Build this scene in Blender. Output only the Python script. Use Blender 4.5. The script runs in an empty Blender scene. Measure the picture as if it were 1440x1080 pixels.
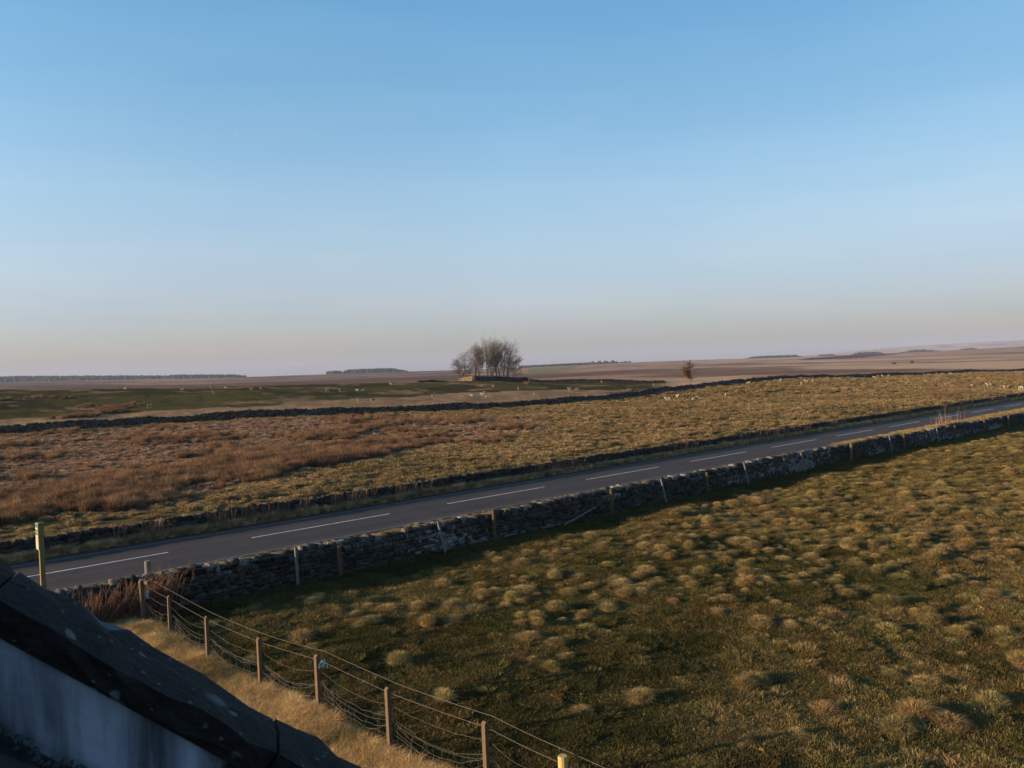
import bpy, bmesh, math, random
import numpy as np
from mathutils import Vector, Matrix
R = math.radians
rnd = random.Random(7)
rng = np.random.default_rng(11)
scene = bpy.context.scene
COL = scene.collection

# ------------------------------------------------------------------ camera
EYE = 7.2
FPX = 1130.0                                  # focal length in pixels of a 1440 px wide frame
ROLL = math.atan(50 / 1440)
PITCH = math.atan(25 / FPX)                   # the true horizon lies a little above the middle
cam_d = bpy.data.cameras.new("camera")
cam = bpy.data.objects.new("camera", cam_d)
COL.objects.link(cam)
cam_d.sensor_width = 36
cam_d.lens = 36 * FPX / 1440
cam_d.clip_start = 0.05
cam_d.clip_end = 60000
cam.matrix_world = (Matrix.Translation((0, 0, EYE)) @ Matrix.Rotation(math.pi / 2 - PITCH, 4, 'X')
                    @ Matrix.Rotation(-ROLL, 4, 'Z'))
cam_d.dof.use_dof = True
cam_d.dof.focus_distance = 60
cam_d.dof.aperture_fstop = 9
scene.camera = cam

# ------------------------------------------------------------------ sky, sun, exposure
SUN_EL, SUN_AZ = 10.5, 254.0                  # azimuth clockwise from +Y: low in the west, left of the view
world = bpy.data.worlds.new("World")
scene.world = world
world.use_nodes = True
wn, wl = world.node_tree.nodes, world.node_tree.links
wn.clear()
w_out = wn.new('ShaderNodeOutputWorld')
w_bg = wn.new('ShaderNodeBackground')
w_sky = wn.new('ShaderNodeTexSky')
w_sky.sky_type = 'NISHITA'
w_sky.sun_disc = False
w_sky.sun_elevation = R(SUN_EL)
w_sky.sun_rotation = R(SUN_AZ)
w_sky.altitude = 250
w_sky.air_density = 1.0
w_sky.dust_density = 1.2
w_sky.ozone_density = 2.0
w_bg.inputs['Strength'].default_value = 0.12
# the evening air of the photograph: bluer aloft, paler and pinker low down (a tone laid on the sky by height and bearing)
w_tc = wn.new('ShaderNodeTexCoord')
w_sep = wn.new('ShaderNodeSeparateXYZ'); wl.new(w_tc.outputs['Generated'], w_sep.inputs[0])
w_rmp = wn.new('ShaderNodeValToRGB'); wl.new(w_sep.outputs['Z'], w_rmp.inputs[0])
SKYTONE = [(0.0, (.65, .63, .86)), (.02, (.64, .62, .83)), (.045, (.69, .65, .86)), (.083, (.80, .73, .88)), (.14, (.96, .89, .93)), (.212, (1.02, 1.03, 1.03)), (.32, (.84, 1.07, 1.10)), (.415, (.73, 1.12, 1.20)), (.8, (.7, 1.0, 1.2))]
_e = w_rmp.color_ramp.elements
while len(_e) < len(SKYTONE): _e.new(.5)
for _i, (_p, _c) in enumerate(SKYTONE): _e[_i].position = _p; _e[_i].color = (*_c, 1)
w_mr = wn.new('ShaderNodeMapRange'); wl.new(w_sep.outputs['X'], w_mr.inputs['Value'])
w_mr.inputs['From Min'].default_value = 0; w_mr.inputs['From Max'].default_value = .56
w_mr.inputs['To Min'].default_value = 1.0; w_mr.inputs['To Max'].default_value = .76
w_mul = wn.new('ShaderNodeVectorMath'); w_mul.operation = 'MULTIPLY'; wl.new(w_sky.outputs[0], w_mul.inputs[0]); wl.new(w_rmp.outputs[0], w_mul.inputs[1])
w_sc = wn.new('ShaderNodeVectorMath'); w_sc.operation = 'SCALE'; wl.new(w_mul.outputs[0], w_sc.inputs[0]); wl.new(w_mr.outputs[0], w_sc.inputs['Scale'])
# very faint streaks of high cirrus
w_map = wn.new('ShaderNodeMapping'); w_map.inputs['Scale'].default_value = (1.6, 1.6, 11); wl.new(w_tc.outputs['Generated'], w_map.inputs['Vector'])
w_nz = wn.new('ShaderNodeTexNoise'); w_nz.inputs['Scale'].default_value = 1.7; w_nz.inputs['Detail'].default_value = 6; w_nz.inputs['Distortion'].default_value = .5
wl.new(w_map.outputs[0], w_nz.inputs['Vector'])
w_cr = wn.new('ShaderNodeValToRGB'); wl.new(w_nz.outputs['Fac'], w_cr.inputs[0])
w_cr.color_ramp.elements[0].position = .42; w_cr.color_ramp.elements[0].color = (.985, .99, .995, 1)
w_cr.color_ramp.elements[1].position = .8; w_cr.color_ramp.elements[1].color = (1.12, 1.06, 1.02, 1)
w_m2 = wn.new('ShaderNodeVectorMath'); w_m2.operation = 'MULTIPLY'; wl.new(w_sc.outputs[0], w_m2.inputs[0]); wl.new(w_cr.outputs[0], w_m2.inputs[1])
wl.new(w_m2.outputs[0], w_bg.inputs['Color'])
wl.new(w_bg.outputs[0], w_out.inputs['Surface'])
sun_d = bpy.data.lights.new("sun", 'SUN')
sun_d.energy = 5.0
sun_d.angle = R(0.6)
sun_d.color = (1.0, 0.69, 0.40)
sun = bpy.data.objects.new("sun", sun_d)
COL.objects.link(sun)
SDIR = Vector((math.sin(R(SUN_AZ)) * math.cos(R(SUN_EL)), math.cos(R(SUN_AZ)) * math.cos(R(SUN_EL)), math.sin(R(SUN_EL))))
sun.rotation_euler = SDIR.to_track_quat('Z', 'Y').to_euler()
sun.location = (-40, -10, 30)
scene.view_settings.view_transform = 'Standard'
scene.view_settings.look = 'None'
scene.view_settings.exposure = 1.1
scene.view_settings.gamma = 1.0
scene.cycles.max_bounces = 5
scene.cycles.diffuse_bounces = 2
scene.cycles.transmission_bounces = 2
scene.cycles.volume_bounces = 0
scene.cycles.sample_clamp_indirect = 4
scene.cycles.use_denoising = True
scene.cycles.use_adaptive_sampling = False
scene.cycles.time_limit = 1000

# ------------------------------------------------------------------ helpers: sight lines and terrain
def ray(u, v):
    """direction of the sight line through photo point (u, v), scaled to dy = 1"""
    dx, dy = u - 720.0, 540.0 - v
    x = dx * math.cos(ROLL) + dy * math.sin(ROLL)
    y = -dx * math.sin(ROLL) + dy * math.cos(ROLL)
    a = FPX * math.cos(PITCH) + y * math.sin(PITCH)
    b = -FPX * math.sin(PITCH) + y * math.cos(PITCH)
    return x / a, b / a

def px(u, v, z=0.0):
    x, d = ray(u, v)
    Y = (z - EYE) / d
    return x * Y, Y

def Hor(u):
    return 540 - 50 * np.asarray(u, float) / 1440

def _hash(ix, iy, seed):
    h = (ix.astype(np.int64) * 374761393 + iy.astype(np.int64) * 668265263 + seed * 1442695041) & 0x7fffffff
    h = ((h ^ (h >> 13)) * 1274126177) & 0x7fffffff
    h = (h ^ (h >> 16)) & 0xffffff
    return h / float(0xffffff)

def vnoise(x, y, s, seed=0):
    x = np.asarray(x, float) / s; y = np.asarray(y, float) / s
    ix, iy = np.floor(x), np.floor(y)
    fx, fy = x - ix, y - iy
    fx = fx * fx * (3 - 2 * fx); fy = fy * fy * (3 - 2 * fy)
    a = _hash(ix, iy, seed); b = _hash(ix + 1, iy, seed); c = _hash(ix, iy + 1, seed); d = _hash(ix + 1, iy + 1, seed)
    return (a * (1 - fx) + b * fx) * (1 - fy) + (c * (1 - fx) + d * fx) * fy

def fbm(x, y, s, o=4, seed=0):
    t = 0; amp = .5; tot = 0
    for i in range(o):
        t = t + amp * vnoise(np.asarray(x) + 13.7 * i, np.asarray(y) - 7.3 * i, s / 2 ** i, seed + i * 17); tot += amp; amp *= .55
    return t / tot

def sstep(a, b, x):
    t = np.clip((np.asarray(x, float) - a) / (b - a), 0, 1)
    return t * t * (3 - 2 * t)

# the road runs along T; N points across it, away from the camera
TX, TY = 0.7490, 0.6626
NX, NY = -0.6626, 0.7490
def nt(x, y): return NX * x + NY * y, TX * x + TY * y
def from_nt(n, t): return NX * n + TX * t, NY * n + TY * t

# distant boundary wall: (column u, distance Y, ground height)
W2 = np.array([(-420, 95, .4), (0, 111, .1), (180, 123, 0), (360, 131, -.04), (600, 143, -.48), (720, 150, -.6), (850, 163, -.37), (920, 183, -.4),
               (1000, 215, -.35), (1080, 250, 0), (1140, 268, -.45), (1240, 290, -1.5), (1440, 330, -2.4), (1900, 420, -3)])
KN = [  # successive ground lines behind that wall: (u, Y, v)
    [(-300, 240, 559), (0, 240, 549), (230, 255, 545.2), (460, 270, 542), (560, 280, 540), (640, 290, 536.5), (745, 290, 537), (850, 290, 537.5), (960, 300, 538.5), (1100, 330, 530.5), (1250, 380, 525.5), (1440, 430, 519.5), (1800, 520, 507)],
    [(-300, 480, 572), (0, 480, 562), (460, 500, 547), (640, 500, 543), (745, 500, 539), (850, 500, 534.5), (960, 520, 531), (1100, 540, 523.5), (1250, 560, 518.5), (1440, 600, 513), (1800, 700, 500)],
    [(-300, 900, 557.5), (0, 900, 547), (230, 900, 543.5), (460, 900, 538.5), (640, 900, 532), (760, 900, 530), (850, 900, 526), (960, 900, 521), (1100, 900, 516), (1250, 900, 512), (1440, 950, 506.5), (1800, 950, 494)],
    [(-300, 1600, 552), (0, 1600, 542), (230, 1600, 538.5), (460, 1600, 531.5), (640, 1600, 526), (760, 1600, 524.5), (850, 1600, 516), (960, 1600, 512.5), (1100, 1600, 508), (1250, 1600, 504), (1440, 1600, 497), (1800, 1600, 485)],
    [(-300, 2600, 548.5), (0, 2600, 537.5), (230, 2600, 533), (340, 2600, 530.5), (460, 2600, 526.2), (600, 2600, 521.5), (640, 2600, 520.5), (760, 2600, 516.8), (850, 2600, 511), (960, 2600, 506.8), (1100, 2600, 503), (1180, 2600, 499.8), (1250, 2600, 497.3), (1440, 2600, 487.5), (1800, 2600, 472)],
]
KZ = [  # and by height above the road: (u, Y, z)
    [(0, 4200, -25), (1440, 4200, -20)],
    [(0, 6500, -25), (1200, 6500, -10), (1440, 6500, 5)],
    [(0, 9500, -40), (1080, 9500, -15), (1130, 9500, 15), (1200, 9500, 45), (1250, 9500, 72), (1300, 9500, 95), (1350, 9500, 88), (1440, 9500, 108), (1800, 9500, 140)],
    [(0, 15000, -60), (1440, 15000, -60)],
]
def smi(u, xs, ys):
    return sum(np.interp(u + d, xs, ys) for d in (-70, -42, -14, 14, 42, 70)) / 6
def terrain(x, y):
    x = np.atleast_1d(np.asarray(x, float)); y = np.atleast_1d(np.asarray(y, float))
    r = np.hypot(x, y) + 1e-6
    az = np.arctan2(x, y)
    azc = np.clip(az, -R(48), R(44))
    Y = r * np.cos(azc)
    u = 720 + FPX * np.tan(azc)
    n, t = nt(x, y)
    Yk, Zk = [], []
    w2y = smi(u, W2[:, 0], W2[:, 1]); w2z = smi(u, W2[:, 0], W2[:, 2])
    Yk.append(w2y * 0.55); Zk.append(w2z * .3)
    Yk.append(w2y); Zk.append(w2z)
    for K in KN:
        K = np.array(K, float)
        zz = EYE - K[:, 1] * (K[:, 2] - Hor(K[:, 0])) / FPX
        Yk.append(smi(u, K[:, 0], K[:, 1])); Zk.append(smi(u, K[:, 0], zz))
    for K in KZ:
        K = np.array(K, float)
        Yk.append(smi(u, K[:, 0], K[:, 1])); Zk.append(smi(u, K[:, 0], K[:, 2]))
    Yk = np.array(Yk); Zk = np.array(Zk)
    nk = len(Yk)
    sl = (Zk[1:] - Zk[:-1]) / (Yk[1:] - Yk[:-1])
    m = np.zeros_like(Zk)
    pr = sl[1:] * sl[:-1]                       # harmonic mean: no overshoot, no sudden change
    m[1:-1] = np.where(pr > 0, 2 * pr / (sl[1:] + sl[:-1] + np.where(sl[1:] > 0, 1e-9, -1e-9)), 0)
    z = np.zeros_like(Y)
    for k in range(nk - 1):
        h = Yk[k + 1] - Yk[k]
        s = np.clip((Y - Yk[k]) / h, 0, 1)
        zz = (2 * s**3 - 3 * s**2 + 1) * Zk[k] + (s**3 - 2 * s**2 + s) * h * m[k] + (-2 * s**3 + 3 * s**2) * Zk[k + 1] + (s**3 - s**2) * h * m[k + 1]
        z = np.where((Y >= Yk[k]) & (Y < Yk[k + 1]), zz, z)
    z = np.where(Y >= Yk[-1], Zk[-1], z)
    back = 1 - sstep(R(105), R(165), np.abs(az))
    z = z * back
    # the field behind the road wall lies lower than the road, and fades into the ground lines above
    fall = sstep(38.0, 39.2, n) * (1 - sstep(.5, .95, Y / w2y))
    z = z - .5 * fall * back
    # undulation
    far = sstep(40, 120, n)
    z = z + far * (fbm(x, y, 30, 3, 5) - .5) * np.clip(r / 260, 0, 1) * (1.0 + 1.3 * sstep(1.08, 1.3, Y / w2y) * sstep(900, 300, Y) * sstep(930, 860, u))
    rd = np.clip(np.minimum(np.abs(n - 25.9) - .8, np.abs(n - 34.3) - 4.2), 0, 1) * np.where((n > 26) & (n < 38.6), 0, 1)
    z = z + rd * (fbm(x, y, 3.6, 3, 9) - .5) * .46 * np.clip(r / 30, .35, 1) + rd * (vnoise(x, y, .9, 21) - .5) * .07 + rd * (fbm(x, y, 1.1, 2, 29) - .5) * .12 * sstep(70, 40, r)
    z = z + sstep(300, 1500, r) * (fbm(x, y, 260, 3, 33) - .5) * 6 * sstep(2600, 1500, r)
    # verge between near wall and road is slightly raised
    z = z + .22 * sstep(26.5, 27.6, n) * sstep(30.75, 29.7, n) * back * sstep(45, 75, t) + .12 * sstep(37.42, 37.6, n) * sstep(38.1, 37.8, n) * back
    # keep the ground under the road bed
    onroad = (n > 30.75) & (n < 37.5)
    z = np.where(onroad & (r < 900), np.minimum(z, -.02) * 0 - .02, z)
    return z

def tz(x, y): return float(terrain([x], [y])[0])

_YS = np.geomspace(9, 14000, 2600)
def hit(u, v):
    """where the sight line through (u, v) meets the ground"""
    x, d = ray(u, v)
    zr = EYE + d * _YS
    zt = terrain(x * _YS, _YS)
    below = np.nonzero(zr < zt)[0]
    if len(below) == 0: return x * 2600, 2600.0, tz(x * 2600, 2600)
    i = below[0]
    Y = _YS[i]
    return x * Y, Y, tz(x * Y, Y)

def at_dist(u, Y):
    x = (u - 720) / FPX * Y
    return x, Y, tz(x, Y)

def in_poly(x, y, poly):
    x = np.asarray(x); y = np.asarray(y)
    ins = np.zeros(x.shape, bool); n = len(poly)
    for i in range(n):
        x0, y0 = poly[i]; x1, y1 = poly[(i + 1) % n]
        c = ((y0 > y) != (y1 > y)) & (x < (x1 - x0) * (y - y0) / (y1 - y0 + 1e-12) + x0)
        ins ^= c
    return ins

# ------------------------------------------------------------------ helpers: objects
def obj(name, mesh, mats, parent=None, loc=None):
    o = bpy.data.objects.new(name, mesh)
    COL.objects.link(o)
    if mats is not None:
        for m in (mats if isinstance(mats, (list, tuple)) else [mats]):
            if m.name not in [q.name for q in mesh.materials if q]: mesh.materials.append(m)
    if parent: o.parent = parent
    if loc is not None: o.location = loc
    return o
def tag(o, label=None, cat=None, group=None, kind=None):
    if label: o['label'] = label
    if cat: o['category'] = cat
    if group: o['group'] = group
    if kind: o['kind'] = kind
    return o
def thing(name, label, cat, loc=(0, 0, 0), rz=0, group=None):
    o = bpy.data.objects.new(name, None)
    o.empty_display_size = .3
    COL.objects.link(o)
    o.location = loc; o.rotation_euler = (0, 0, rz)
    return tag(o, label, cat, group)
def npmesh(name, V, F, attrs=None, smooth=False, mat_idx=None):
    """V (n,3); F (m,k) array of equal polygons or a list of such arrays"""
    me = bpy.data.meshes.new(name)
    Fs = F if isinstance(F, list) else [F]
    V = np.asarray(V, np.float32)
    idx = np.concatenate([f.reshape(-1) for f in Fs]).astype(np.int32)
    cnt = np.concatenate([np.full(len(f), f.shape[1], np.int32) for f in Fs])
    me.vertices.add(len(V)); me.vertices.foreach_set('co', V.reshape(-1))
    me.loops.add(len(idx)); me.loops.foreach_set('vertex_index', idx)
    me.polygons.add(len(cnt))
    st = np.concatenate([[0], np.cumsum(cnt)[:-1]]).astype(np.int32)
    me.polygons.foreach_set('loop_start', st)
    me.polygons.foreach_set('loop_total', cnt)
    if smooth: me.polygons.foreach_set('use_smooth', np.ones(len(cnt), bool))
    if mat_idx is not None: me.polygons.foreach_set('material_index', np.asarray(mat_idx, np.int32))
    me.update(calc_edges=True)
    for k, a in (attrs or {}).items():
        a = np.asarray(a, np.float32)
        if a.ndim == 1:
            at = me.attributes.new(k, 'FLOAT', 'POINT'); at.data.foreach_set('value', a)
        elif a.shape[1] == 3:
            at = me.attributes.new(k, 'FLOAT_VECTOR', 'POINT'); at.data.foreach_set('vector', a.reshape(-1))
        else:
            at = me.attributes.new(k, 'FLOAT_COLOR', 'POINT'); at.data.foreach_set('color', a.reshape(-1))
    return me
class MB:
    """collects boxes and tubes, builds ONE mesh"""
    def __init__(s): s.v = []; s.f = []; s.mi = []
    def poly(s, vs, fs, mi=0):
        b = len(s.v); s.v += [tuple(p) for p in vs]; s.f += [tuple(i + b for i in f) for f in fs]; s.mi += [mi] * len(fs)
    def box(s, c, d, M=None, mi=0, jit=0):
        vs = [Vector((x * d[0] / 2, y * d[1] / 2, z * d[2] / 2)) for x in (-1, 1) for y in (-1, 1) for z in (-1, 1)]
        if jit: vs = [p + Vector((rnd.uniform(-jit, jit),) * 3) for p in vs]
        if M: vs = [M @ p for p in vs]
        vs = [p + Vector(c) for p in vs]
        s.poly(vs, [(0, 1, 3, 2), (4, 6, 7, 5), (0, 4, 5, 1), (2, 3, 7, 6), (0, 2, 6, 4), (1, 5, 7, 3)], mi)
    def tube(s, pts, rad, k=6, mi=0, cap=True):
        pts = [Vector(p) for p in pts]
        if not isinstance(rad, (list, tuple)): rad = [rad] * len(pts)
        rings = []; up = None
        b = len(s.v); fs = []
        for i, p in enumerate(pts):
            d = (pts[min(i + 1, len(pts) - 1)] - pts[max(i - 1, 0)])
            if d.length < 1e-9: d = Vector((0, 0, 1))
            d.normalize()
            a = d.cross(Vector((0, 0, 1)) if abs(d.z) < .9 else Vector((1, 0, 0))).normalized() if up is None else (up - d * up.dot(d)).normalized()
            up = a; c = d.cross(a)
            for j in range(k):
                th = 2 * math.pi * j / k
                s.v.append(tuple(p + (a * math.cos(th) + c * math.sin(th)) * rad[i]))
        for i in range(len(pts) - 1):
            for j in range(k):
                q = (j + 1) % k
                fs.append((b + i * k + j, b + i * k + q, b + (i + 1) * k + q, b + (i + 1) * k + j))
        if cap:
            fs.append(tuple(b + j for j in range(k))[::-1]); fs.append(tuple(b + (len(pts) - 1) * k + j for j in range(k)))
        s.f += fs; s.mi += [mi] * len(fs)
    def mesh(s, name, smooth=False):
        me = bpy.data.meshes.new(name)
        me.from_pydata(s.v, [], s.f); me.update()
        me.polygons.foreach_set('material_index', s.mi)
        if smooth: me.polygons.foreach_set('use_smooth', [True] * len(s.f))
        return me

# ------------------------------------------------------------------ materials
def nodes_of(name):
    m = bpy.data.materials.new(name); m.use_nodes = True
    nt_ = m.node_tree; nt_.nodes.clear()
    out = nt_.nodes.new('ShaderNodeOutputMaterial')
    return m, nt_.nodes, nt_.links, out
def n_noise(N, scale, detail=4, rough=.6, dist=0.0):
    t = N.new('ShaderNodeTexNoise'); t.inputs['Scale'].default_value = scale; t.inputs['Detail'].default_value = detail
    t.inputs['Roughness'].default_value = rough; t.inputs['Distortion'].default_value = dist; return t
def n_ramp(N, stops):
    r = N.new('ShaderNodeValToRGB'); e = r.color_ramp.elements
    while len(e) < len(stops): e.new(.5)
    for i, (p, c) in enumerate(stops):
        e[i].position = p; e[i].color = (*c, 1) if len(c) == 3 else c
    return r
def n_mix(N, L, a, b, fac, mode='MIX'):
    m = N.new('ShaderNodeMix'); m.data_type = 'RGBA'; m.blend_type = mode
    for sock, val in ((m.inputs[6], a), (m.inputs[7], b), (m.inputs[0], fac)):
        if hasattr(val, 'links') or isinstance(val, bpy.types.NodeSocket): L.new(val, sock)
        elif isinstance(val, (int, float)): sock.default_value = val
        else: sock.default_value = (*val, 1)
    return m.outputs[2]
def speckled(name, c0, c1, scale, rough=.9, bump=.3, bscale=None, extra=None, coord='Object', bdist=.02):
    m, N, L, out = nodes_of(name)
    tc = N.new('ShaderNodeTexCoord')
    ns = n_noise(N, scale, 6, .65); L.new(tc.outputs[coord], ns.inputs['Vector'])
    rp = n_ramp(N, [(.3, c0), (.7, c1)]); L.new(ns.outputs['Fac'], rp.inputs[0])
    b = N.new('ShaderNodeBsdfPrincipled'); b.inputs['Roughness'].default_value = rough
    b.inputs['Specular IOR Level'].default_value = .25
    col = rp.outputs[0]
    if extra: col = extra(N, L, tc, col)
    L.new(col, b.inputs['Base Color'])
    if bump:
        n2 = n_noise(N, bscale or scale * 3, 5, .6); L.new(tc.outputs[coord], n2.inputs['Vector'])
        bp = N.new('ShaderNodeBump'); bp.inputs['Strength'].default_value = bump; bp.inputs['Distance'].default_value = bdist
        L.new(n2.outputs['Fac'], bp.inputs['Height']); L.new(bp.outputs[0], b.inputs['Normal'])
    L.new(b.outputs[0], out.inputs['Surface'])
    return m
def attr_node(N, name, typ='GEOMETRY'):
    a = N.new('ShaderNodeAttribute'); a.attribute_name = name; a.attribute_type = typ; return a

# ground: the colour of what grows there is an attribute laid out in world metres
def ground_material():
    m, N, L, out = nodes_of("moorland_turf")
    a = attr_node(N, 'cover')
    geo = N.new('ShaderNodeNewGeometry')
    n1 = n_noise(N, 9, 6, .7); L.new(geo.outputs['Position'], n1.inputs['Vector'])
    n2 = n_noise(N, .9, 5, .65); L.new(geo.outputs['Position'], n2.inputs['Vector'])
    r1 = n_ramp(N, [(.25, (.45,) * 3), (.75, (1.55,) * 3)]); L.new(n1.outputs['Fac'], r1.inputs[0])
    r2 = n_ramp(N, [(.3, (.7, .78, .8)), (.7, (1.3, 1.2, 1.1))]); L.new(n2.outputs['Fac'], r2.inputs[0])
    c = n_mix(N, L, a.outputs['Color'], r1.outputs[0], 1.0, 'MULTIPLY')
    c = n_mix(N, L, c, r2.outputs[0], 1.0, 'MULTIPLY')
    b = N.new('ShaderNodeBsdfPrincipled'); b.inputs['Roughness'].default_value = 1; b.inputs['Specular IOR Level'].default_value = 0
    L.new(c, b.inputs['Base Color'])
    n3 = n_noise(N, 3.0, 8, .72); L.new(geo.outputs['Position'], n3.inputs['Vector'])
    bp = N.new('ShaderNodeBump'); bp.inputs['Strength'].default_value = 1.0; bp.inputs['Distance'].default_value = .22
    L.new(n3.outputs['Fac'], bp.inputs['Height']); L.new(bp.outputs[0], b.inputs['Normal'])
    L.new(b.outputs[0], out.inputs['Surface'])
    return m
M_ground = ground_material()

def blade_material(name, trans=.3):
    m, N, L, out = nodes_of(name)
    t = attr_node(N, 'tint', 'INSTANCER'); s = attr_node(N, 'shade')
    c = n_mix(N, L, t.outputs['Color'], s.outputs['Color'], 1.0, 'MULTIPLY')
    d = N.new('ShaderNodeBsdfDiffuse'); L.new(c, d.inputs['Color'])
    tr = N.new('ShaderNodeBsdfTranslucent'); L.new(c, tr.inputs['Color'])
    mx = N.new('ShaderNodeMixShader'); mx.inputs[0].default_value = trans
    L.new(d.outputs[0], mx.inputs[1]); L.new(tr.outputs[0], mx.inputs[2]); L.new(mx.outputs[0], out.inputs['Surface'])
    return m
M_blade = blade_material("grass_blades")

def stone_material(name, dark, mid, pale, pale_amt=.5):
    m, N, L, out = nodes_of(name)
    a = attr_node(N, 'stone')        # x random tone, y chance of pale lichen, z random hue
    sep = N.new('ShaderNodeSeparateXYZ'); L.new(a.outputs['Vector'], sep.inputs[0])
    base = n_ramp(N, [(0, dark), (.55, mid), (1, tuple(min(1, q * 1.5) for q in mid))]); L.new(sep.outputs[0], base.inputs[0])
    geo = N.new('ShaderNodeNewGeometry')
    ns = n_noise(N, 14, 5, .7); L.new(geo.outputs['Position'], ns.inputs['Vector'])
    add = N.new('ShaderNodeMath'); add.operation = 'ADD'; L.new(ns.outputs['Fac'], add.inputs[0]); L.new(sep.outputs[1], add.inputs[1])
    li = n_ramp(N, [(.92, (0, 0, 0)), (1.0, (1, 1, 1))]); L.new(add.outputs[0], li.inputs[0])
    c = n_mix(N, L, base.outputs[0], pale, li.outputs[0])
    n2 = n_noise(N, 40, 4, .7); L.new(geo.outputs['Position'], n2.inputs['Vector'])
    r2 = n_ramp(N, [(.3, (.6,) * 3), (.7, (1.35,) * 3)]); L.new(n2.outputs['Fac'], r2.inputs[0])
    c = n_mix(N, L, c, r2.outputs[0], 1.0, 'MULTIPLY')
    b = N.new('ShaderNodeBsdfPrincipled'); b.inputs['Roughness'].default_value = .95; b.inputs['Specular IOR Level'].default_value = .2
    L.new(c, b.inputs['Base Color'])
    bp = N.new('ShaderNodeBump'); bp.inputs['Strength'].default_value = .7; bp.inputs['Distance'].default_value = .02
    L.new(ns.outputs['Fac'], bp.inputs['Height']); L.new(bp.outputs[0], b.inputs['Normal'])
    L.new(b.outputs[0], out.inputs['Surface'])
    return m
M_stone = stone_material("field_stone", (.012, .0112, .010), (.040, .036, .030), (.18, .18, .165))
M_stone_mid = stone_material("brown_field_stone", (.02, .018, .016), (.055, .047, .038), (.14, .135, .12))
M_stone_sunlit = stone_material("sunlit_tint_field_stone", (.05, .036, .018), (.12, .085, .042), (.15, .12, .07))  # golden sunlight on the enclosure's end wall, put into the stone colour
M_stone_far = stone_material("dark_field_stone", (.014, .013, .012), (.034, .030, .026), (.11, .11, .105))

def asphalt_material():
    m, N, L, out = nodes_of("worn_asphalt")
    geo = N.new('ShaderNodeNewGeometry')
    # rotate world metres into road axes so wheel tracks run along the road
    mp = N.new('ShaderNodeMapping'); mp.vector_type = 'POINT'
    mp.inputs['Rotation'].default_value = (0, 0, -math.atan2(TY, TX))
    L.new(geo.outputs['Position'], mp.inputs['Vector'])
    st = N.new('ShaderNodeMapping'); st.inputs['Scale'].default_value = (.03, 1.1, 1); L.new(mp.outputs[0], st.inputs['Vector'])
    n1 = n_noise(N, 1.0, 4, .6); L.new(st.outputs[0], n1.inputs['Vector'])
    r1 = n_ramp(N, [(.3, (.0235, .019, .0178)), (.7, (.037, .0300, .0280))]); L.new(n1.outputs['Fac'], r1.inputs[0])
    n2 = n_noise(N, 60, 3, .8); L.new(geo.outputs['Position'], n2.inputs['Vector'])
    r2 = n_ramp(N, [(.3, (.65,) * 3), (.7, (1.4,) * 3)]); L.new(n2.outputs['Fac'], r2.inputs[0])
    n3 = n_noise(N, .35, 4, .6); L.new(geo.outputs['Position'], n3.inputs['Vector'])
    r3 = n_ramp(N, [(.35, (.85,) * 3), (.65, (1.15,) * 3)]); L.new(n3.outputs['Fac'], r3.inputs[0])
    c = n_mix(N, L, r1.outputs[0], r2.outputs[0], 1.0, 'MULTIPLY')
    c = n_mix(N, L, c, r3.outputs[0], 1.0, 'MULTIPLY')
    # tar patches and cracks
    v = N.new('ShaderNodeTexVoronoi'); v.feature = 'DISTANCE_TO_EDGE'; v.inputs['Scale'].default_value = .55
    wv = N.new('ShaderNodeVectorMath'); wv.operation = 'MULTIPLY_ADD'; wv.inputs[1].default_value = (.8, .8, .8)
    L.new(n1.outputs['Color'], wv.inputs[0]); L.new(geo.outputs['Position'], wv.inputs[2]); L.new(wv.outputs[0], v.inputs['Vector'])
    rv = n_ramp(N, [(0.0, (.55,) * 3), (.018, (1,) * 3)]); L.new(v.outputs['Distance'], rv.inputs[0])
    c = n_mix(N, L, c, rv.outputs[0], .7, 'MULTIPLY')
    sx = N.new('ShaderNodeSeparateXYZ'); L.new(mp.outputs[0], sx.inputs[0])
    wt = N.new('ShaderNodeMath'); wt.operation = 'SINE'; wm = N.new('ShaderNodeMath'); wm.operation = 'MULTIPLY_ADD'; wm.inputs[1].default_value = 3.6; wm.inputs[2].default_value = 1.2
    L.new(sx.outputs['Y'], wm.inputs[0]); L.new(wm.outputs[0], wt.inputs[0])
    rw = n_ramp(N, [(0.0, (.9,) * 3), (1.0, (1.16,) * 3)]); L.new(wt.outputs[0], rw.inputs[0])
    c = n_mix(N, L, c, rw.outputs[0], 1.0, 'MULTIPLY')
    b = N.new('ShaderNodeBsdfPrincipled'); b.inputs['Roughness'].default_value = .85; b.inputs['Specular IOR Level'].default_value = .3
    L.new(c, b.inputs['Base Color'])
    bp = N.new('ShaderNodeBump'); bp.inputs['Strength'].default_value = .35; bp.inputs['Distance'].default_value = .004
    L.new(n2.outputs['Fac'], bp.inputs['Height']); L.new(bp.outputs[0], b.inputs['Normal'])
    L.new(b.outputs[0], out.inputs['Surface'])
    return m
M_asphalt = asphalt_material()
def paint_extra(N, L, tc, col):
    n = n_noise(N, 14, 5, .75); L.new(tc.outputs['Object'], n.inputs['Vector'])
    r = n_ramp(N, [(.38, (0, 0, 0)), (.5, (1, 1, 1))]); L.new(n.outputs['Fac'], r.inputs[0])
    return n_mix(N, L, (.1, .095, .09), col, r.outputs[0])
M_paint = speckled("worn_white_paint", (.5, .5, .5), (.68, .68, .68), 3, .7, 0, extra=paint_extra)
M_edge = speckled("faded_edge_paint", (.13, .13, .13), (.22, .22, .22), 3, .7, 0, extra=paint_extra)
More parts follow.
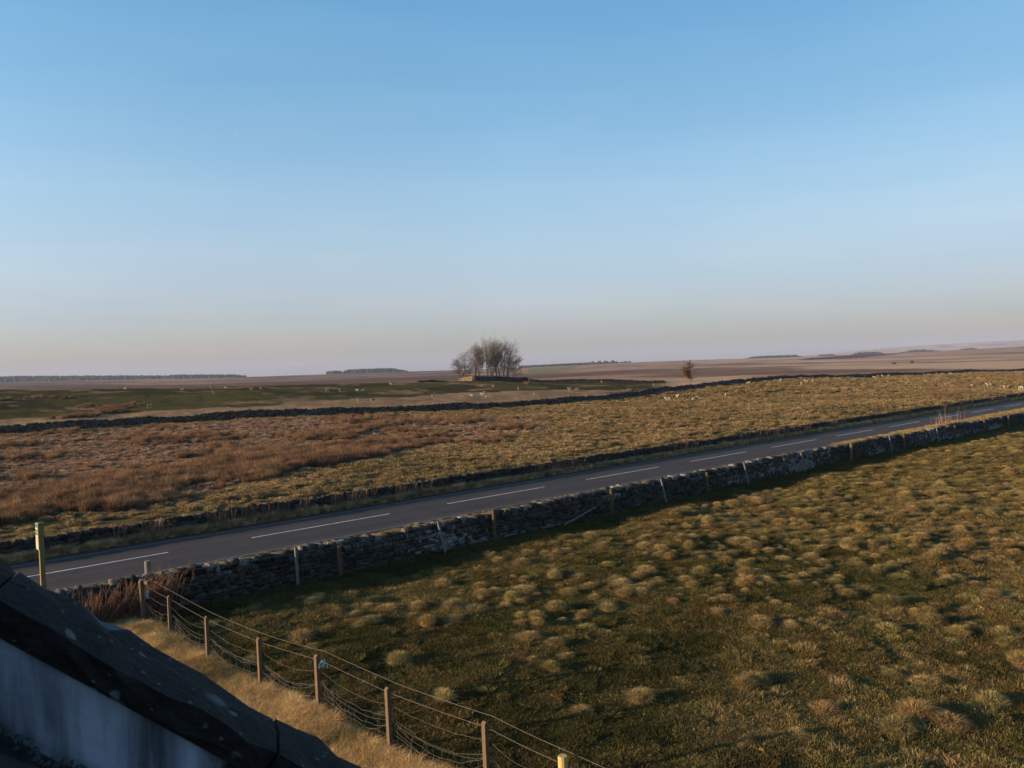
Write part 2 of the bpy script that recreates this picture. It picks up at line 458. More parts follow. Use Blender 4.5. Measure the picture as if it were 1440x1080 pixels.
M_wood_grey = speckled("weathered_grey_timber", (.09, .09, .088), (.16, .155, .15), 30, .85, .4)
M_wood_yel = speckled("treated_yellow_timber", (.055, .037, .016), (.10, .068, .027), 22, .85, .4)
M_wood_br = speckled("brown_fence_timber", (.07, .045, .028), (.14, .095, .06), 26, .9, .5)
M_wood_pale = speckled("new_pale_timber", (.34, .25, .1), (.5, .37, .16), 20, .8, .3)
M_wire = speckled("dull_galvanised_wire", (.13, .11, .09), (.2, .17, .14), 12, .55, 0)
M_twine = speckled("blue_baler_twine", (.03, .22, .36), (.06, .34, .5), 30, .7, 0)
M_bark = speckled("grey_brown_bark", (.055, .042, .033), (.11, .088, .068), 6, .9, .4)
M_bark2 = speckled("pale_ash_bark", (.13, .105, .08), (.22, .185, .14), 6, .9, .4)
M_twig = speckled("red_brown_twigs", (.10, .052, .033), (.19, .105, .062), 6, .85, 0)
M_leaf = speckled("dead_brown_leaves", (.07, .042, .022), (.14, .085, .045), 2, .9, 0)
M_conifer = speckled("spruce_plantation", (.012, .02, .012), (.03, .04, .022), .05, .95, 0)
M_fleece = speckled("cream_fleece", (.13, .112, .085), (.245, .215, .165), 9, .95, .8, 22)
M_face = speckled("pale_sheep_face", (.3, .26, .2), (.45, .4, .32), 12, .9, 0)
M_face_dk = speckled("dark_sheep_face", (.03, .028, .025), (.06, .055, .05), 12, .9, 0)
M_white = speckled("white_feathers", (.7, .7, .7), (.82, .82, .82), 6, .7, 0)

# ------------------------------------------------------------------ the setting: one ground sheet
RUSH = [px(*q) for q in [(-90, 742), (0, 728), (90, 712), (160, 705), (250, 694), (330, 676), (400, 660), (480, 645), (540, 636), (575, 626), (600, 620), (560, 616), (500, 622), (430, 622), (370, 624), (300, 634), (250, 650), (160, 662), (60, 680), (-90, 700)]]
RUSH2 = [px(*q) for q in [(600, 622), (668, 624), (665, 615), (606, 613)]]
RUSH3 = [px(*q) for q in [(674, 615), (712, 614), (708, 608), (678, 608)]]
BROWN = [px(*q) for q in [(-200, 790), (0, 726), (250, 690), (480, 640), (600, 618), (760, 600), (740, 580), (600, 582), (360, 592), (0, 616), (-200, 630)]]
TANROW = [hit(*q)[:2] for q in [(-150, 596), (0, 589), (120, 584), (240, 577), (360, 571), (450, 563), (600, 556), (700, 551), (800, 549), (880, 547)]]
TAN = [px(-150, 618), px(0, 600)] + TANROW + [px(880, 556), px(720, 570), px(360, 586)]
GREENF = [at_dist(u, Y)[:2] for u, Y in [(738, 1150), (745, 2300), (815, 2300), (790, 1500), (770, 1150)]]
HEATH = [at_dist(u, Y)[:2] for u, Y in [(1120, 1900), (1200, 2600), (1275, 2600), (1260, 2200), (1200, 1800), (1140, 1700)]]
C = lambda *a: np.array(a, float)
GREEN_D, GREEN, OLIVE = C(.050, .049, .018), C(.076, .071, .025), C(.138, .115, .046)
STRAW, STRAW_P, BROWNC, RUSHC = C(.34, .245, .105), C(.40, .285, .16), C(.235, .155, .095), C(.185, .115, .068)
MOOR_P, MOOR_T, MOOR_L = C(.12, .074, .058), C(.29, .182, .12), C(.46, .32, .21)

def lerp(a, b, w): return a * (1 - w[:, None]) + b * w[:, None]
def cover(x, y):
    x = np.asarray(x, float); y = np.asarray(y, float)
    n, t = nt(x, y); r = np.hypot(x, y)
    az = np.clip(np.arctan2(x, y), -R(48), R(44)); Y = r * np.cos(az); u = 720 + FPX * np.tan(az)
    w2y = np.interp(u, W2[:, 0], W2[:, 1])
    jx = x + (fbm(x, y, 6, 3, 71) - .5) * 7; jy = y + (fbm(x, y, 6, 3, 72) - .5) * 7
    a = fbm(x, y, 7, 4, 3); b = fbm(x, y, 2.2, 3, 4)
    # near pasture: green below, straw showing more and more towards the upper right
    col = lerp(np.broadcast_to(GREEN_D, (len(x), 3)), GREEN, sstep(.35, .65, b))
    dry = sstep(.42, .62, a + .28 * sstep(16, 45, y) - .10 + .08 * sstep(0, 20, x))
    col = lerp(col, OLIVE * .9, dry * .8)
    col = lerp(col, STRAW * .55, dry * sstep(.45, .65, b) * .45)
    # lane side ground by the house: dead grass
    fl = (x + 10.9) * .693 + (y - 23.1) * .721      # signed distance from the fence line, + is field side
    col = lerp(col, STRAW * .8, (fl < -.25) * (n < 25.5) * 1.0)
    # plain dark green along the foot of the near wall
    col = lerp(col, GREEN_D, sstep(22.4, 24, n) * (n < 26))
    # verges
    col = lerp(col, STRAW * .8, ((n >= 26) & (n < 38.7)) * 1.0)
    # field beyond the road
    f = ((n >= 38.2) & (Y < w2y)) * 1.0
    fc = lerp(np.broadcast_to(OLIVE * .62, (len(x), 3)), STRAW * .62, sstep(46, 62, n + 12 * (a - .5)) * .75)
    fc = lerp(fc, OLIVE * .8, sstep(.5, .62, fbm(x, y, 11, 3, 8)) * .8)
    inb = in_poly(jx, jy, BROWN)
    fc = lerp(fc, BROWNC, inb * (.75 + .25 * sstep(.3, .6, a)))
    fc = lerp(fc, STRAW_P * .8, inb * sstep(.5, .68, fbm(x * .5, y * 1.4, 12, 3, 15)) * .7)
    fc = lerp(fc, RUSHC * .7, in_poly(jx, jy, RUSH) * 1.0)
    col = lerp(col, fc, f)
    # hill pasture behind the long wall
    crest = np.interp(u, [q[0] for q in KN[0]], [q[1] for q in KN[0]])
    p = ((Y >= w2y) & (n > 38)) * 1.0
    pc = lerp(np.broadcast_to(C(.038, .037, .017), (len(x), 3)), C(.064, .058, .024), sstep(.4, .65, fbm(x, y, 24, 4, 41)))
    pc = lerp(pc, BROWNC * .8, sstep(.62, .72, fbm(x, y, 9, 3, 42)) * .8)
    jx2 = x + (fbm(x, y, 14, 3, 73) - .5) * 16; jy2 = y + (fbm(x, y, 14, 3, 74) - .5) * 16
    pc = lerp(pc, BROWNC * 1.1, in_poly(jx2, jy2, TAN) * (.65 + .35 * sstep(.4, .6, a)))
    col = lerp(col, pc, p)
    # moor
    mo = sstep(0, 30, Y - crest - 12 + 14 * (a - .5))
    mo = np.maximum(mo, sstep(905, 960, u) * p)
    ms = fbm(x * .8 + 60 * fbm(x, y, 200, 2, 57), y * .8, 210, 5, 51)
    k = sstep(600, 1200, u)
    mc = lerp(np.broadcast_to(MOOR_P, (len(x), 3)), MOOR_T, sstep(.38, .58, ms + .16 * k - .04))
    mc = lerp(mc, MOOR_L, sstep(.56, .64, fbm(x * .35, y * .8, 150, 4, 52) + .05 * k) * (.25 + .6 * k))
    mc = lerp(mc, MOOR_P * .8, sstep(.6, .7, fbm(x * .8, y * .6, 170, 4, 53)) * .7)
    mc = lerp(mc, GREEN * 1.8, in_poly(x, y, GREENF) * .85)
    mc = lerp(mc, C(.055, .028, .030), in_poly(x, y, HEATH) * 1.0)
    col = lerp(col, mc, mo)
    return col

def build_ground():
    rad = np.concatenate([np.geomspace(.8, 9.5, 14, endpoint=False), np.geomspace(9.5, 62, 250, endpoint=False),
                          np.geomspace(62, 420, 150, endpoint=False), np.geomspace(420, 16000, 110)])
    fine = np.linspace(-46, 42, 760)
    coarse = np.concatenate([np.linspace(42, 180, 40)[1:], np.linspace(-180, -46, 40)[1:-1]])
    ang = np.radians(np.concatenate([fine, coarse]))
    na, nr = len(ang), len(rad)
    A, Rr = np.meshgrid(ang, rad)
    X = (np.sin(A) * Rr).reshape(-1); Y = (np.cos(A) * Rr).reshape(-1)
    Z = terrain(X, Y)
    col = cover(X, Y)
    X = np.append(X, 0); Y = np.append(Y, 0); Z = np.append(Z, 0); col = np.vstack([col, col[-1:] * 0 + GREEN])
    i = np.arange(nr - 1)[:, None] * na; j = np.arange(na)[None, :]; j2 = (j + 1) % na
    q = np.stack([i + j, i + na + j, i + na + j2, i + j2], -1).reshape(-1, 4)[:, ::-1]
    j = np.arange(na)
    tri = np.stack([np.full(na, nr * na), (j + 1) % na, j], -1)
    c4 = np.concatenate([col, np.ones((len(col), 1))], 1)
    me = npmesh("ground", np.stack([X, Y, Z], 1), [q, tri[:, ::-1] if False else tri], {'cover': c4}, smooth=True)
    o = obj("ground", me, M_ground)
    o['kind'] = 'structure'
    # the sheet must face up
    if me.polygons[10].normal.z < 0: me.flip_normals()
build_ground()

def strip(name, mat, n0, n1, t0, t1, z, step=2.0, kind='structure', segs=None, wob=0):
    mb_v, mb_f = [], []
    for (a, b) in (segs or [(t0, t1)]):
        k = max(1, int((b - a) / step))
        base = len(mb_v)
        for i in range(k + 1):
            t = a + (b - a) * i / k
            w0 = wob * (float(vnoise(np.array([t]), np.array([3.]), 1.3, 5)[0]) - .5); w1 = wob * (float(vnoise(np.array([t]), np.array([9.]), 1.3, 6)[0]) - .5)
            for n in (n0 + w0, n1 + w1): mb_v.append((*from_nt(n, t), z))
        for i in range(k):
            p = base + 2 * i
            mb_f.append((p, p + 2, p + 3, p + 1))
    me = bpy.data.meshes.new(name); me.from_pydata(mb_v, [], mb_f); me.update()
    if me.polygons[0].normal.z < 0: me.flip_normals()
    o = obj(name, me, mat); o['kind'] = kind; return o
NC = 34.3
strip("road", M_asphalt, NC - 3.35, NC + 3.12, -60, 420, 0.012, 1.0, wob=.16)
strip("road_edge_line", M_edge, NC + 2.26, NC + 2.33, -60, 420, 0.018, 3)
strip("road_edge_line", M_edge, NC - 3.12, NC - 3.05, -60, 420, 0.018, 3)
def t_of(u, v): return nt(*px(u, v))[1]
T0 = t_of(358, 758); PER = (t_of(1248, 599) - T0) / 6.1      # six dash periods between those two points
print('dash period', PER)
dash = [(T0 + k * PER, T0 + k * PER + PER * .667) for k in range(-7, 40)]
strip("road_centre_line", M_paint, NC - .055, NC + .055, 0, 0, 0.018, 2, segs=dash)

# ------------------------------------------------------------------ dry stone walls
def stone_template():
    bm = bmesh.new(); bmesh.ops.create_cube(bm, size=1)
    bmesh.ops.subdivide_edges(bm, edges=bm.edges[:], cuts=1, use_grid_fill=True)
    for v in bm.verts:
        v.co = v.co.lerp(v.co.normalized() * .62, .42)
    V = np.array([v.co[:] for v in bm.verts]); F = np.array([[v.index for v in f.verts] for f in bm.faces]); bm.free()
    return V, F
SV, SF = stone_template()
def stones_mesh(name, items):
    """items: rows cx,cy,cz, lx,ly,lz, yaw, tilt, tone, pale"""
    I = np.array(items); n = len(I); k = len(SV)
    P = SV[None] * I[:, None, 3:6]
    P = P * (1 + rng.normal(0, .09, (n, k, 3)))
    ti = I[:, 7][:, None]
    x, z = P[..., 0] * np.cos(ti) - P[..., 2] * np.sin(ti), P[..., 0] * np.sin(ti) + P[..., 2] * np.cos(ti)
    P = np.stack([x, P[..., 1], z], -1)
    ya = I[:, 6][:, None]
    P = np.stack([P[..., 0] * np.cos(ya) - P[..., 1] * np.sin(ya), P[..., 0] * np.sin(ya) + P[..., 1] * np.cos(ya), P[..., 2]], -1)
    P += I[:, None, 0:3]
    F = (SF[None] + (np.arange(n) * k)[:, None, None]).reshape(-1, 4)
    at = np.repeat(np.stack([I[:, 8], I[:, 9], rng.random(n)], 1), k, 0)
    return npmesh(name, P.reshape(-1, 3), F, {'stone': at}, smooth=False)
def wall(name, label, path, h, thick, sl, sh, mat, both=True, cope=.2, pale=.25, hvar=.1, cope_h=.2, group=None, gaps=(), lean=.05):
    """path: list of (x, y, base z)"""
    P = np.array(path, float)
    seg = np.hypot(np.diff(P[:, 0]), np.diff(P[:, 1])); S = np.concatenate([[0], np.cumsum(seg)]); L = S[-1]
    def pos(s):
        s = np.clip(s, 0, L); x = np.interp(s, S, P[:, 0]); y = np.interp(s, S, P[:, 1]); z = np.interp(s, S, P[:, 2])
        k = min(len(seg) - 1, max(0, int(np.searchsorted(S, s) - 1)))
        d = (P[k + 1, :2] - P[k, :2]) / seg[k]
        return x, y, z, d
    def top(s): return h + hvar * (float(fbm(np.array([s]), np.array([P[0, 0]]), 5, 3, 3)[0]) - .5) * 2
    root = thing(name, label, 'stone wall', (P[0, 0], P[0, 1], P[0, 2]), group=group)
    off = Vector((P[0, 0], P[0, 1], P[0, 2]))
    rows = []
    for side in ((-1, 1) if both else (-1,)):
        zc = 0.0
        while zc < h * 1.15:
            rh = sh * rnd.uniform(.75, 1.3)
            s = rnd.uniform(-.1, 0)
            while s < L:
                l = sl * rnd.uniform(.55, 1.5)
                sm = s + l / 2
                tp = top(sm)
                if zc + rh * .5 < tp:
                    x, y, z, d = pos(sm)
                    nx, ny = -d[1], d[0]
                    fr = zc / h
                    o = side * (thick * (.5 - .16 * fr) - sh * .35 + rnd.uniform(-.025, .025) * (sh / .15))
                    lo = float(vnoise(np.array([sm]), np.array([zc * 6 + side * 30]), 3.5, 12)[0])
                    pl = max(0, (lo - .45)) * .9 * (1.15 - .8 * fr) + rnd.uniform(0, .36) + pale - .25
                    rows.append((x + nx * o - off.x, y + ny * o - off.y, z + zc + rh / 2 - off.z + rnd.uniform(-.02, .02) * (sh / .15), l * 1.05, thick * .5, rh * 1.15 * rnd.uniform(.7, 1.25),
                                 math.atan2(d[1], d[0]) + rnd.uniform(-.12, .12), rnd.uniform(-.3, .3), rnd.random(), pl))
                s += l
            zc += rh
    obj('stonework', stones_mesh(name, rows), mat, root)
    rows = []
    s = 0
    while s < L:
        l = cope * rnd.uniform(.5, 1.6)
        x, y, z, d = pos(s)
        rows.append((x - off.x + rnd.uniform(-.04, .04), y - off.y + rnd.uniform(-.04, .04), z + top(s) + cope_h * .28 - off.z + rnd.uniform(-.06, .05) * cope_h / .2, l * 1.1, thick * .8 * rnd.uniform(.75, 1.1), cope_h * rnd.uniform(.7, 1.35),
                     math.atan2(d[1], d[0]) + rnd.uniform(-.2, .2), rnd.uniform(-.35, .35), rnd.random(), rnd.uniform(.1, .5) + pale - .25))
        s += l * .95
    obj('coping', stones_mesh(name + 'c', rows), mat, root)
    return root
def nline(n, t0, t1, step=6, dz=0):
    k = int((t1 - t0) / step)
    out = []
    for i in range(k + 1):
        t = t0 + (t1 - t0) * i / k
        x, y = from_nt(n, t); out.append((x, y, tz(x, y) * .6 - .03 + dz))
    return out
TW = nt(*px(205, 850))[1]      # where the lane fence meets the roadside wall
NEARP = [(x, y, z - .26 * float(sstep(50, 95, nt(x, y)[1]))) for x, y, z in nline(25.95, TW + .1, 150)]
wall("dry_stone_wall", "long grey drystone wall along the near side of the road, timber posts against it", NEARP, .99, .55, .22, .135, M_stone, pale=.27, hvar=.13, cope=.24, cope_h=.22)
wall("dry_stone_wall", "short lower drystone wall running on left from the end post, behind the leafless shrub", nline(26.05, TW - 16, TW - .05), .99, .55, .27, .14, M_stone, pale=.2, hvar=.08)
wall("dry_stone_wall", "dark drystone wall along the far side of the road behind the strip of dead grass", [(x, y, -.45) for x, y, z in nline(38.0, -25, 150)], 1.1, .5, .32, .17, M_stone_far, both=True, pale=.12, hvar=.1, cope=.17)
W2P = []
for i in range(len(W2)):
    u, Y, z = W2[i]; W2P.append(((u - 720) / FPX * Y, Y))
pts2 = []
for (a, b) in zip(W2P[:-1], W2P[1:]):
    k = max(2, int(math.hypot(b[0] - a[0], b[1] - a[1]) / 6))
    for i in range(k):
        x = a[0] + (b[0] - a[0]) * i / k; y = a[1] + (b[1] - a[1]) * i / k; pts2.append((x, y, tz(x, y) - .1))
wall("dry_stone_wall", "very long dark drystone wall crossing the middle distance below the hill with sheep", pts2, 1.2, .7, .6, .28, M_stone_mid, both=True, pale=.12, hvar=.34, cope=.5, cope_h=.3)

# walls round the clump of trees on the crest
GA = at_dist(646, 300); GB = at_dist(665, 272); GC = at_dist(742, 282)
wall("grove_wall", "sunlit golden end wall of the walled enclosure at the left foot of the tree clump", [(*GA[:2], tz(*GA[:2]) - .2), (*GB[:2], tz(*GB[:2]) - .2)], 1.7, .6, .6, .3, M_stone_sunlit, pale=.3, hvar=.08, cope=.4)
def seg_pts(a, b, k, dz=-.2): return [(a[0] + (b[0] - a[0]) * i / k, a[1] + (b[1] - a[1]) * i / k, tz(a[0] + (b[0] - a[0]) * i / k, a[1] + (b[1] - a[1]) * i / k) + dz) for i in range(k + 1)]
wall("grove_wall", "shaded front wall of the enclosure below the bare tree clump on the crest", seg_pts((GB[0] + .7, GB[1]), GC, 6), 1.7, .6, .6, .3, M_stone_far, pale=.1, hvar=.25, cope=.4)
wall("dry_stone_wall", "thin dark wall on the green pasture's skyline, between tree clump and lone tree", seg_pts(at_dist(744, 284), at_dist(935, 292), 14), 1.1, .6, .6, .3, M_stone_far, pale=.05, hvar=.3, cope=.4)
wall("dry_stone_wall", "tumbled low bank of dark stones on the crest just left of the tree clump", seg_pts(at_dist(588, 285), at_dist(643, 299), 8), .8, 1.2, .7, .35, M_stone_far, pale=.02, hvar=.5, cope=.5)

# ------------------------------------------------------------------ posts and wire along the near wall
def post_mesh(h, r, kind):
    mb = MB()
    if kind == 'round':
        pts = [(0, 0, -.3), (0, 0, h * .5), (0, 0, h - .015), (0, 0, h)]
        mb.tube(pts, [r * 1.03, r, r * .98, r * .88], 12)
    else:
        w = r * 2
        mb.box((0, 0, h / 2 - .15), (w, w * .8, h + .3))
        mb.poly([(-w / 2, -w * .4, h), (w / 2, -w * .4, h), (w / 2, w * .4, h), (-w / 2, w * .4, h), (-w / 2, 0, h + .04), (w / 2, 0, h + .04)], [(0, 1, 5, 4), (2, 3, 4, 5), (1, 2, 5), (3, 0, 4)])
    return mb.mesh('post')
ROWP = [(484, 811, 768), (701, 762, 713), (861, 724, 686), (994, 694, 663), (1104, 670, 644), (1196, 649, 624), (1266, 632, 608.5), (1331, 616, 597), (1382, 607, 587.5), (1427, 600, 580)]
names_r = ["first from the left of the row", "second from the left, below a grass tuft on it", "third from the left, yellow and rusty at its top",
           "fourth from the left, between two leaning grey stakes", "fifth from the left, short and pale topped", "sixth from the left, stout, reddish, with white top",
           "seventh from the left, under the tall dead stems", "eighth from the left", "ninth from the left, third last in view", "tenth from the left, nearest the photo's right edge"]
wire_pts = []
for i, ((u, vb, vt), lb) in enumerate(zip(ROWP, names_r)):
    n, t = nt(*px(u, vb)); n = 25.38
    x, y = from_nt(n, t)
    h = max(1.0, min(1.35, (1 - (vt - float(Hor(u))) / (vb - float(Hor(u)))) * EYE))
    if i == 5: h = 1.3
    me = post_mesh(h, .075 if i != 5 else .1, 'round')
    o = obj("round_post", me, M_wood_yel if i != 5 else M_wood_br, None, (x, y, tz(x, y) - .03))
    o.rotation_euler = (R(rnd.uniform(-1.5, 1.5)), R(rnd.uniform(-2.5, 1)), rnd.uniform(0, 3))
    tag(o, "round post by the near wall, " + lb, "post", "round timber posts along the near wall")
    wire_pts.append((x, y, h + tz(x, y) - .05))
STK = [(415, 822, 0, "upright, leftmost of the grey stakes"), (626, 778, -9, "leaning, between the first and second round posts"), (927, 707, -9, "leaning, between the third and fourth round posts"),
       (1029, 680, -9, "leaning, just right of the fourth round post"), (1124, 664, -9, "leaning, just right of the fifth round post"), (1254, 637, -7, "leaning, just left of the seventh round post"), (1314, 622, -6, "thin, just left of the eighth round post")]
for u, v, lean, lb in STK:
    n, t = nt(*px(u, v)); x, y = from_nt(25.32 if lean == 0 else 25.2, t)
    o = obj("grey_stake", post_mesh(1.32, .042 if lean == 0 else .04, 'square'), M_wood_grey, None, (x, y, tz(x, y) - .03))
    o.rotation_euler = (R(-7 if lean else -2), R(lean), math.atan2(TY, TX))
    tag(o, "weathered grey stake against the near roadside wall, " + lb, "stake", "grey stakes along the near wall")
# fallen plank
a = Vector((*px(794, 741), .1)); b = Vector((*from_nt(25.5, nt(*px(830, 727))[1]), .5))
mb = MB(); d = (b - a); mb.tube([a - a, d * .5, d], .035, 4)
o = obj("fallen_rail", mb.mesh('rail'), M_wood_grey, None, a)
tag(o, "grey timber rail slanting at the foot of the near wall, left of third round post", "rail")

# ------------------------------------------------------------------ lane fence at the lower left
FP = [(203, 883), (240, 902), (293, 933), (367, 970), (449, 1007), (549, 1056), (686, 1120), (795, 1180)]
fx0, fy0 = px(203, 883)
fence = thing("wire_fence", "sagging wire and netting fence on brown timber posts running down from the roadside wall", "fence", (fx0, fy0, 0))
tops = []
lean = [(-1, 2), (1, 4), (2, 6), (0, 1), (0, 1), (1, 3), (1, 2), (0, 0)]
heights = [1.32, 1.1, 1.12, 1.18, 1.2, 1.22, 1.2, 1.15]
for i, (u, v) in enumerate(FP):
    x, y = px(u, v); z = tz(x, y)
    if i == 7:
        o = obj("post", post_mesh(heights[i] + .08, .075, 'round'), M_wood_pale, fence, (x - fx0, y - fy0, z)); o['label'] = "newer pale round post"
    else:
        o = obj("post", post_mesh(heights[i], .046 if i else .06, 'square'), M_wood_br, fence, (x - fx0, y - fy0, z))
    o.rotation_euler = (R(-lean[i][0]), R(-lean[i][1]), R(-46 + rnd.uniform(-8, 8)))
    M = o.rotation_euler.to_matrix()
    tops.append(((x - fx0, y - fy0, z), M @ Vector((0, 0, heights[i]))))
fd = Vector((.72, -.69, 0)); fn = Vector((.69, .72, 0))
# corner strainer post with a short cross piece, where the fence meets the wall
x, y = px(211, 862)
o = obj("post", post_mesh(1.45, .1, 'round'), M_wood_grey, fence, (x - fx0 - .35, y - fy0 + .75, 0))
o['label'] = "thick grey strainer post"
mb = MB(); mb.box((0, 0, 1.33), (.5, .11, .09), Matrix.Rotation(R(-40), 3, 'Z')); obj("cap_rail", mb.mesh('cap'), M_wood_br, fence, (.05, .05, 0))
# more posts running on out of frame
ext = []
for k in range(1, 5):
    x, y = px(795, 1180); x += fd.x * 2.4 * k; y += fd.y * 2.4 * k
    o = obj("post", post_mesh(1.15, .046, 'square'), M_wood_br, fence, (x - fx0, y - fy0, 0)); ext.append(((x - fx0, y - fy0, 0), Vector((0, 0, 1.15))))
tops += ext
def wire(frac, off, sag, rad, seed, wig=.0):
    q = random.Random(seed); mb = MB(); pts = []
    for i in range(len(tops) - 1):
        (b0, t0), (b1, t1) = tops[i], tops[i + 1]
        p0 = Vector(b0) + t0 * frac + fn * off; p1 = Vector(b1) + t1 * frac + fn * off
        sg = sag * q.uniform(.4, 1.6)
        K = 10
        for k in range(K):
            f = k / K
            p = p0.lerp(p1, f); p.z -= sg * 4 * f * (1 - f); p += Vector((q.uniform(-wig, wig), q.uniform(-wig, wig), q.uniform(-wig, wig)))
            p.z = max(p.z, .05)
            pts.append(p)
    pts.append(Vector(tops[-1][0]) + tops[-1][1] * frac + fn * off)
    mb.tube(pts, rad, 4)
    return obj("wire", mb.mesh('wire', True), M_wire, fence)
wire(1.045, .2, .012, .0032, 1)
wire(.93, .05, .012, .0032, 2)
wire(.74, .06, .10, .002, 3, .01)
wire(.55, .07, .22, .002, 4, .02)
wire(.5, .1, .32, .002, 5, .03)
wire(.42, .06, .27, .002, 6, .03)
# netting verticals, buckled
mb = MB(); q = random.Random(4)
for i in range(len(tops) - 1):
    (b0, t0), (b1, t1) = tops[i], tops[i + 1]
    for k in range(1, 15):
        f = k / 15 + q.uniform(-.02, .02)
        sagv = .22 * 4 * f * (1 - f)
        p = Vector(b0).lerp(Vector(b1), f) + fn * q.uniform(.02, .14)
        hz = (t0.z * .56) - sagv
        pts = [p + Vector((q.uniform(-.05, .05), q.uniform(-.05, .05), max(.02, hz * s))) for s in (0, .35, .7, 1)]
        mb.tube(pts, .0016, 3)
for frac, sg in ((.52, .22), (.3, .16), (.12, .05)):
    pts = []
    for i in range(len(tops) - 1):
        for k in range(8):
            f = k / 8; p = Vector(tops[i][0]).lerp(Vector(tops[i + 1][0]), f) + fn * .08
            p.z += max(.03, 1.18 * frac - sg * 4 * f * (1 - f) + q.uniform(-.03, .03)); pts.append(p)
    mb.tube(pts, .0022, 3)
no_ = obj("netting", mb.mesh('net'), M_wire, fence); no_['kind'] = 'stuff'
# blue twine on two posts
for i, hh in ((4, .92), (0, .8)):
    mb = MB(); q = random.Random(i + 3); (b, t) = tops[i]
    c = Vector(b) + t * hh + fn * .09 + fd * .13
    for k in range(7):
        p = c + Vector((q.uniform(-.05, .05), q.uniform(-.05, .05), q.uniform(-.03, .05)))
        pts = [p]
        for s in range(4):
            p = p + Vector((q.uniform(-.03, .03), q.uniform(-.03, .03), -q.uniform(.01, .07))); pts.append(p)
        mb.tube(pts, .005, 4)
    obj("twine", mb.mesh('tw'), M_twine, fence)
# single strand along the posts by the near wall
mb = MB(); w0 = Vector(wire_pts[0])
x, y = from_nt(25.3, TW + .5); mb.tube([Vector((x, y, 1.25)) - w0] + [Vector(p) - w0 for p in wire_pts], .006, 4)
o = obj("strand_wire", mb.mesh('sw'), M_wire, None, w0); tag(o, "single taut wire strand running along the post tops in front of the near roadside wall", "wire")

# ------------------------------------------------------------------ bus stop
M_spost = speckled("yellow_green_post_paint", (.11, .088, .034), (.18, .14, .055), 8, .7, .15)
M_green = speckled("stop_flag_green", (.012, .11, .065), (.02, .15, .09), 5, .5, 0)
M_cream = speckled("stop_flag_cream", (.34, .31, .21), (.42, .39, .28), 5, .5, 0)
M_ink = speckled("dark_ink", (.03, .03, .03), (.05, .05, .05), 5, .6, 0)
M_red = speckled("dark_red_edging", (.16, .02, .02), (.25, .03, .03), 5, .5, 0)
bx, by = from_nt(29.7, nt(*px(66, 850))[1] - .0)
_, dtop = ray(56, 735)
Yb = by; bx = ray(61, 825)[0] * by
top_z = EYE + dtop * by
bs = thing("bus_stop", "square bus stop post with green and cream flag plate by the road, far left", "bus stop", (bx, by, .1), R(42))
mb = MB(); Hh = top_z - .1
mb.box((0, 0, Hh / 2 - .2), (.14, .14, Hh + .4)); obj("post", mb.mesh('bp'), M_spost, bs)
mb = MB(); mb.box((0, 0, Hh + .006), (.15, .15, .012)); obj("post_cap", mb.mesh('bc'), M_spost, bs)
fl = MB(); fl.box((-.084, .11, Hh - .45), (.024, .34, .86)); fo = obj("flag_plate", fl.mesh('fp'), M_cream, bs)
for k, (zz, hh) in enumerate([(Hh - .10, .12), (Hh - .26, .07), (Hh - .36, .085)]):
    g = MB(); g.box((-.098, .12, zz), (.004, .28, hh)); obj("green_panel", g.mesh('gp'), M_green, fo)
for zz in (-.5, -.6):
    g = MB(); g.box((-.098, .11, Hh + zz), (.004, .2, .014)); obj("print_line", g.mesh('gl'), M_ink, fo)
g = MB(); g.box((-.084, .287, Hh - .64), (.026, .014, .5)); obj("red_edging", g.mesh('re'), M_red, fo)

# ------------------------------------------------------------------ house: parapet gable, roof slope and walls at the lower left
M_cope = None
def lichen_extra(N, L, tc, col):
    def spots(scale, thr, seed, c, col):
        mp = N.new('ShaderNodeMapping'); mp.inputs['Location'].default_value = (seed, seed * .7, seed * 1.3); L.new(tc.outputs['Object'], mp.inputs['Vector'])
        nz = n_noise(N, 9, 3, .6); L.new(mp.outputs[0], nz.inputs['Vector'])
        ad = N.new('ShaderNodeVectorMath'); ad.operation = 'MULTIPLY_ADD'; ad.inputs[1].default_value = (.05,) * 3
        L.new(nz.outputs['Color'], ad.inputs[0]); L.new(mp.outputs[0], ad.inputs[2])
        v = N.new('ShaderNodeTexVoronoi'); v.inputs['Scale'].default_value = scale; v.inputs['Randomness'].default_value = 1
        L.new(ad.outputs[0], v.inputs['Vector'])
        th = N.new('ShaderNodeMath'); th.operation = 'MULTIPLY'; L.new(v.outputs['Color'], th.inputs[0]); th.inputs[1].default_value = thr
        lt = N.new('ShaderNodeMath'); lt.operation = 'SUBTRACT'; L.new(th.outputs[0], lt.inputs[0]); L.new(v.outputs['Distance'], lt.inputs[1])
        r = n_ramp(N, [(0, (0, 0, 0)), (.05, (1, 1, 1))]); L.new(lt.outputs[0], r.inputs[0])
        return n_mix(N, L, col, c, r.outputs[0])
    col = spots(3.4, .50, 3.1, (.10, .115, .125), col)
    col = spots(6.5, .36, 1.4, (.085, .10, .11), col)
    col = spots(11, .30, 8.2, (.10, .115, .12), col)
    col = spots(27, .24, 5.2, (.09, .105, .11), col)
    return col
M_cope = speckled("lichened_coping_stone", (.011, .010, .009), (.028, .025, .022), 7, .95, .9, 26, extra=lichen_extra, bdist=.03)
